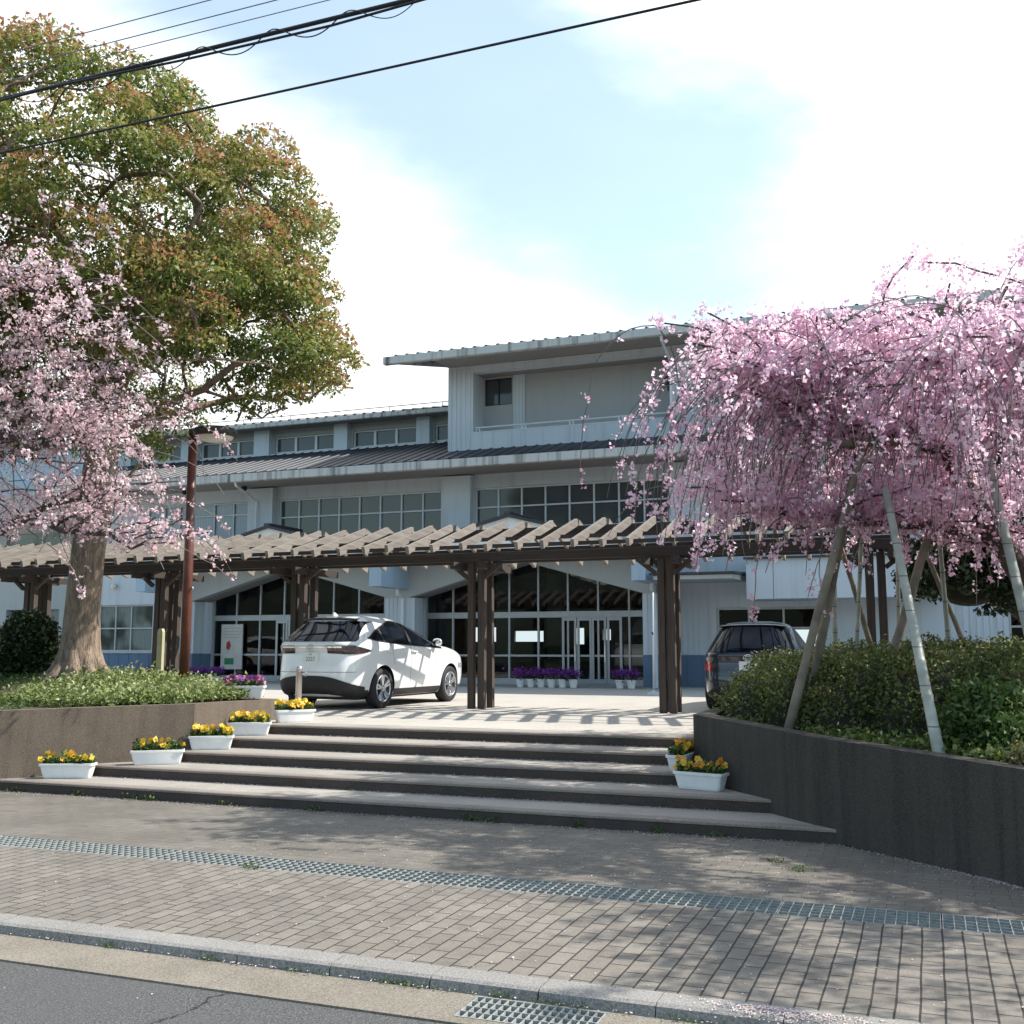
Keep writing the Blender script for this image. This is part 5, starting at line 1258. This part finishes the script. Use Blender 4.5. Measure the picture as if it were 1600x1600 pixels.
cover('grass', scatter((-17, -9.4), (7.2, 14.4), 26000, lambda x, y: in_left(x, y, -.06) and x+.35*y < -7.2 and math.sin(x*1.9)*math.sin(y*2.3) < .86), mound, .045, .085, 'leaf_lawn', 'rough green grass on the bed under the camphor tree', 'grass', 0, -.3, .16)
cover('ground_cover', scatter((-2.3, 4), (7.2, 13.2), 9000, lambda x, y: (9.62 < x+y < 10.6 and x > -1.2) or (x < -1.6 and y > 12 and x+y < 11.6)), lambda x, y: .82, .05, .06, 'leaf_cover', 'low weeds along the top of the dark retaining wall', 'ground cover', -.2)

# ------------------------------------------------------------------ street lamp, bollard, poles
LP = thing('street_lamp', 'brown-red lamp post with a round drum head standing in the left bed', 'lamp post', (-10.51, 13.35, .95))
mb = MB(); mb.tube([(-10.51, 13.35, .95), (-10.51, 13.35, 3.0), (-10.515, 13.35, 4.98)], [.078, .072, .066], 16); mb.lathe([(.13, 0), (.13, .02), (.085, .05)], (-10.51, 13.35, .97), 16); part('pole', mb, 'post_rust', LP, True)
mb = MB(); mb.tube([(-10.51, 13.35, 4.90), (-10.2, 13.35, 4.97)], .035, 8); mb.lathe([(0, .10), (.069, .09), (.072, 0), (.0, 0)], (-10.512, 13.35, 4.98), 16); part('arm', mb, 'lamp_brown', LP, True)
mb = MB(); mb.lathe([(0, .075), (.24, .07), (.315, .05), (.33, .02), (.33, -.06), (.30, -.075), (.30, -.05), (0, -.05)], (-10.1, 13.35, 4.99), 32); hd = part('lamp_shade', mb, 'lamp_brown', LP, True)
mb = MB(); mb.lathe([(.29, -.055), (.26, -.10), (.16, -.135), (0, -.145)], (-10.1, 13.35, 4.99), 28); part('lens', mb, 'lens_milk', hd, True)
mb = MB(); mb.lathe([(0, -.0), (.02, 0), (.025, .03), (0, .04)], (-10.42, 13.33, 2.6), 8, 'x'); part('inspection_cap', mb, 'chrome', LP)
BO = thing('bollard', 'short brushed steel bollard beside the white car, behind the last planter', 'bollard', (-8.98, 14.12, PZ))
mb = MB(); mb.lathe([(.048, 0), (.048, .70), (.052, .70), (.052, .74), (.045, .775), (.02, .79), (0, .79)], (-8.98, 14.12, PZ), 16); part('post', mb, 'steel_brushed', BO, True)
mb = MB(); mb.tube([(-8.93, 14.12, PZ+.69), (-8.86, 14.12, PZ+.70), (-8.84, 14.12, PZ+.67), (-8.86, 14.12, PZ+.64), (-8.93, 14.12, PZ+.645)], .009, 6); part('chain_eye', mb, 'steel_brushed', BO, True)
SPO = thing('sign_pole', 'thin white pole standing in front of the right entrance pillar', 'pole', (-5.87, 24.0, PZ))
mb = MB(); mb.tube([(-5.87, 24.0, PZ), (-5.85, 24.0, 2.95)], .022, 8); part('pole', mb, 'frame_white', SPO, True)
mb = MB(); mb.lathe([(.16, 0), (.15, .05), (.04, .07), (.03, .1)], (-5.87, 24.0, PZ), 14); part('base', mb, 'plastic_grey', SPO, True)
mb = MB(); mb.tube([(-5.86, 23.97, 2.0), (-5.86, 23.9, 2.03)], .02, 6); part('clip', mb, 'black_plastic', SPO)
ST = thing('marker_stake', 'pale yellowish wooden marker stake between the camphor tree and the lamp post', 'stake', (-11.38, 13.85, .95))
mb = MB(); mb.prism([(-.05, 0), (.05, 0), (.05, 1.0), (.03, 1.05), (-.03, 1.05), (-.05, 1.0)], 'y', -.03, .03); mb.v = [(v[0]-11.38, v[1]+13.85, v[2]+.95) for v in mb.v]; simple('stake_wood', (.42, .40, .24), .8, 0, .15, 8); part('stake', mb, 'stake_wood', ST)

# ------------------------------------------------------------------ planters and flower pots
def flowers(parent, pts, leafs, mat, n_pet, size, rad, up=.5):
    P = []; T = []; D = []
    for p, nrm in pts:
        t0 = RNG.uniform(.15, .9)
        k = n_pet; a = np.arange(k)*2*math.pi/k+RNG.random()*6; nrm = np.array(nrm)/np.linalg.norm(nrm); e = np.cross(nrm, [0, 0, 1.]); e /= np.linalg.norm(e)+1e-9; f = np.cross(nrm, e)
        for q in a: P.append(np.array(p)+(e*math.cos(q)+f*math.sin(q))*rad+nrm*RNG.uniform(0, .006)); T.append(t0+RNG.normal()*.1); D.append(nrm)
    o = leafcloud('flowers', P, size, mat, parent, T, .85, up=.8, dirs=np.array(D)); return o
def planter(loc, rz, label, L=.65, petal='petal_yellow', nf=18, body='plastic_white', left=1.0, orange=0):
    t = thing('flower_planter', label, 'planter', loc, 'long pots of yellow pansies on the steps', False, rz)
    mb = MB(); W, H, r = .2, .175, .03
    def ring(l, w, z): 
        P = []
        for cx, cy, a0 in ((l/2-r, w/2-r, 0), (-l/2+r, w/2-r, 90), (-l/2+r, -w/2+r, 180), (l/2-r, -w/2+r, 270)):
            for k in range(4): a = R(a0+30*k); P.append((cx+r*math.cos(a), cy+r*math.sin(a), z))
        return P
    rings = [ring(L-.10, W-.06, .0), ring(L-.095, W-.055, .012), ring(L-.09, W-.05, .013), ring(L-.03, W-.01, H-.035), ring(L-.03, W-.01, H-.03), ring(L, W+.015, H-.028), ring(L+.002, W+.017, H), ring(L-.02, W-.01, H+.003), ring(L-.035, W-.025, H-.03)]
    mb.grid([q+[q[0]] for q in rings]); mb.poly(rings[0][::-1]); part('pot', mb, body, t, True).data.set_sharp_from_angle(angle=R(35))
    m2 = MB(); m2.poly(ring(L-.035, W-.025, H-.035)); part('compost', m2, 'soil', t)
    n = 650; P = np.stack([RNG.uniform(-L/2+.03, L/2-.03, n), RNG.uniform(-W/2+.02, W/2-.02, n), H+abs(RNG.normal(size=n))*.042], 1); leafcloud('leaves', P, .05, 'leaf_bright', t, .4+RNG.normal(size=n)*.25, .5, up=.5)
    pts = [((RNG.uniform(-L/2+.02, L/2-.02)*(left if RNG.random() < .5 else 1), RNG.uniform(-W/2, W/2-.04), H+RNG.uniform(.035, .135)), (RNG.normal()*.6, -1, RNG.uniform(-.1, 1.1))) for _ in range(nf)]
    flowers(t, pts, None, petal, 5, .046, .02); return t
planter((-9.88, 10.42, RISE), R(24), 'white planter of yellow pansies on the lowest step, farthest left')
planter((-9.10, 11.10, 2*RISE), R(38), 'white planter of yellow pansies on the second step, at the wall foot', nf=14)
planter((-8.84, 11.83, 3*RISE), R(33), 'white planter of yellow pansies on the third step, at the wall corner', .58, nf=20)
planter((-8.78, 12.58, 4*RISE), R(30), 'white planter of yellow pansies on the fourth step, by the wall', .6, 'petal_yellow', 28)
planter((-8.62, 13.45, 5*RISE), R(52), 'white planter of yellow pansies on the top landing, beside the bollard', .6, 'petal_yellow', 30)
planter((-2.26, 11.22, 2*RISE), R(-14), 'shaded pale planter of orange-yellow pansies at the right end of the second step', .56, 'petal_orange', 20)
planter((-2.585, 11.79, 3*RISE), R(88), 'pale planter half hidden by the corner of the right wall, on the third step', .58, 'petal_orange', 20)
tr = planter((-9.42, 13.35, .97), R(25), 'long planter of purple, white and dark red flowers on the bed beside the car', .62, 'petal_mixed', 60); tr['group'] = 'flower pots around the entrance'
def pot(loc, label, col='plastic_white', grp='potted purple flowers along the entrance'):
    t = thing('flower_pot', label, 'flower pot', loc, grp, False)
    mb = MB(); mb.lathe([(0, 0), (.085, 0), (.12, .19), (.13, .19), (.13, .215), (.115, .215), (.112, .19), (0, .18)], (0, 0, 0), 18); part('pot', mb, col, t, True).data.set_sharp_from_angle(angle=R(35))
    n = 120; u = RNG.normal(size=(n, 3))*np.array([.08, .08, .05])+np.array([0, 0, .27]); leafcloud('leaves', u, .07, 'leaf_dark', t, .6+RNG.normal(size=n)*.2, .4, up=.3)
    n = 330; u = RNG.normal(size=(n, 3))*np.array([.11, .11, .055])+np.array([0, 0, .38]); leafcloud('flowers', u, .045, 'petal_purple', t, RNG.random(n), .8, up=.3); return t
PZ2 = PZ+.013
ords = ('first', 'second', 'third', 'fourth', 'fifth', 'sixth')
for i in range(6): pot((-10.17+.30*i+random.uniform(-.02, .02), 26.78, PZ2), ords[i]+' pot from the left of purple flowers before the right entrance glass')
for i in range(2): pot((-7.45+.30*i, 26.85, PZ2), ('left', 'right')[i]+' pot of the purple pair beside the right entrance pillar')
for i in range(7): pot((-22.0+.42*i, 26.2+.03*math.sin(i*2), PZ), 'pot of purple flowers in the row beyond the left bed, before the left entrance' if 0 else ('first', 'second', 'third', 'fourth', 'fifth', 'sixth', 'seventh')[i]+' purple flower pot of the row beyond the lamp post, counted from left')

# ------------------------------------------------------------------ overhead cables along the road
def cable(name, y, z, r, label, mat='cable_black', sag=.0, wob=0, n=80, xr=(-46, 44)):
    mb = MB(); pts = []
    for i in range(n+1):
        x = xr[0]+(xr[1]-xr[0])*i/n; pts.append((x, y+wob*math.sin(x*1.3), z+sag*((x+3)/40)**2+wob*math.sin(x*2.1)))
    mb.tube(pts, r, 6); o = mb.build(name, mat, None, True); tag(o, label, 'cable', 'overhead cables along the road'); return o
cable('overhead_cable', 5.3, 5.56, .014, 'thickest black cable of the overhead bundle crossing in front of the big tree', sag=.25)
cable('overhead_cable', 5.27, 5.515, .008, 'thin wavy black cable slung just under the thickest overhead one', sag=.25, wob=.018)
cable('overhead_cable', 5.36, 5.60, .006, 'thin black messenger wire touching the top of the thick bundle', sag=.25)
mb = MB(); pts = []
for i in range(700):
    x = -10+i*.022; a = x*2*math.pi/.55; pts.append((x, 5.3+.035*math.cos(a), 5.53+.25*((x+3)/40)**2+.05*math.sin(a)))
mb.tube(pts, .004, 4); o = mb.build('cable_spiral', 'cable_black', None, True); tag(o, 'thin wire coiled in loops around the overhead black cable bundle', 'cable', 'overhead cables along the road')
cable('overhead_cable', 5.3, 5.155, .0075, 'single dark cable, the lowest of the overhead lines', sag=.25)
cable('overhead_cable', 5.3, 5.90, .0035, 'uppermost pale thin overhead wire', 'cable_grey', sag=.25)
cable('overhead_cable', 5.3, 5.78, .0035, 'pale thin overhead wire, second from the top', 'cable_grey', sag=.25)
cable('overhead_cable', 5.3, 5.69, .003, 'pale thin overhead wire just above the black bundle', 'cable_grey', sag=.25)

# ------------------------------------------------------------------ fallen petals, weeds, litter
def litter(name, P, size, mat, label, cat, tint=None, up=.9, asp=.8):
    P = np.array(P); o = leafcloud(name, P, size, mat, None, tint, asp, up=up, dirs=np.tile(np.array([0, 0, 1.]), (len(P), 1)), spread=.3); tag(o, label, cat, None, 'stuff'); return o
P = []
for i, y in enumerate([NOSE[0]]+NOSE[1:]):
    z = RISE*i+.004; n = 1500 if i == 0 else 700
    for _ in range(n):
        x = RNG.uniform(-11.4 if i == 0 else -9.8+i*.2, -.9 if i == 0 else -1.6-.3*i); P.append((x, y-.012-abs(RNG.normal())*(.05 if i else .10), z+RNG.uniform(0, .006)))
for _ in range(1700): P.append((RNG.uniform(-6, 3), RNG.uniform(7.75, 10), .005))
P = [p for p in P if p[0]+p[1] < 9.35 or p[2] > .05 or p[1] > 9.7]
for _ in range(380): P.append((RNG.uniform(-9, 3), RNG.uniform(5.5, 7.2), .005))
for _ in range(650): # drift against the kerb
    x = RNG.normal(-.72, .17); P.append((x, 5.40-abs(RNG.normal())*.075, .016))
for _ in range(500): P.append((RNG.uniform(-8, 2), 5.243+RNG.normal()*.012, -.036))
for _ in range(35): P.append((RNG.uniform(-7, 0), RNG.uniform(3.6, 4.8), -.048))
t_ = RNG.random(1400)*1.5; 
for a in t_: P.append((-.95+a, 10.25-a*1.03-abs(RNG.normal())*.08, .006))
litter('fallen_petals', P, .0125, 'fallen_petal', 'pale fallen cherry petals drifted along steps, paving and kerb', 'petals')
def tufts(centres, h, n, name, label, mat='leaf_bright', size=.05):
    P = []; 
    for x, y, z, r in centres:
        for _ in range(n): P.append((x+RNG.normal()*r, y+RNG.normal()*r*.35, z+abs(RNG.normal())*h))
    o = leafcloud(name, np.array(P), size, mat, None, .5+RNG.normal(size=len(P))*.25, .3, up=.1); tag(o, label, 'weeds', None, 'stuff')
tufts([(x, 9.95, .0, RNG.uniform(.03, .10)) for x in (-10.2, -9.3, -8.5, -8.35, -8.2, -7.2, -6.1, -4.35, -4.2, -4.05, -3.2, -2.4, -1.9)], .035, 34, 'weeds', 'small green weeds growing along the foot of the lowest step', size=.04)
tufts([(x, 5.243, -.045, RNG.uniform(.03, .09)) for x in (-4.6, -3.9, -3.3, -2.75, -2.62, -2.5, -2.1, -1.85, -1.7, -1.18, -1.1, -.5)], .014, 40, 'weeds', 'small green weeds in the joint between kerb and gutter', size=.022)
tufts([(x, y, .0, .05) for x, y in ((-9.3, 8.6), (-9.1, 8.55), (-5.0, 7.27), (-1.2, 9.0), (-1.0, 8.7))], .02, 45, 'weeds', 'small green weeds scattered in the footpath joints', size=.035)
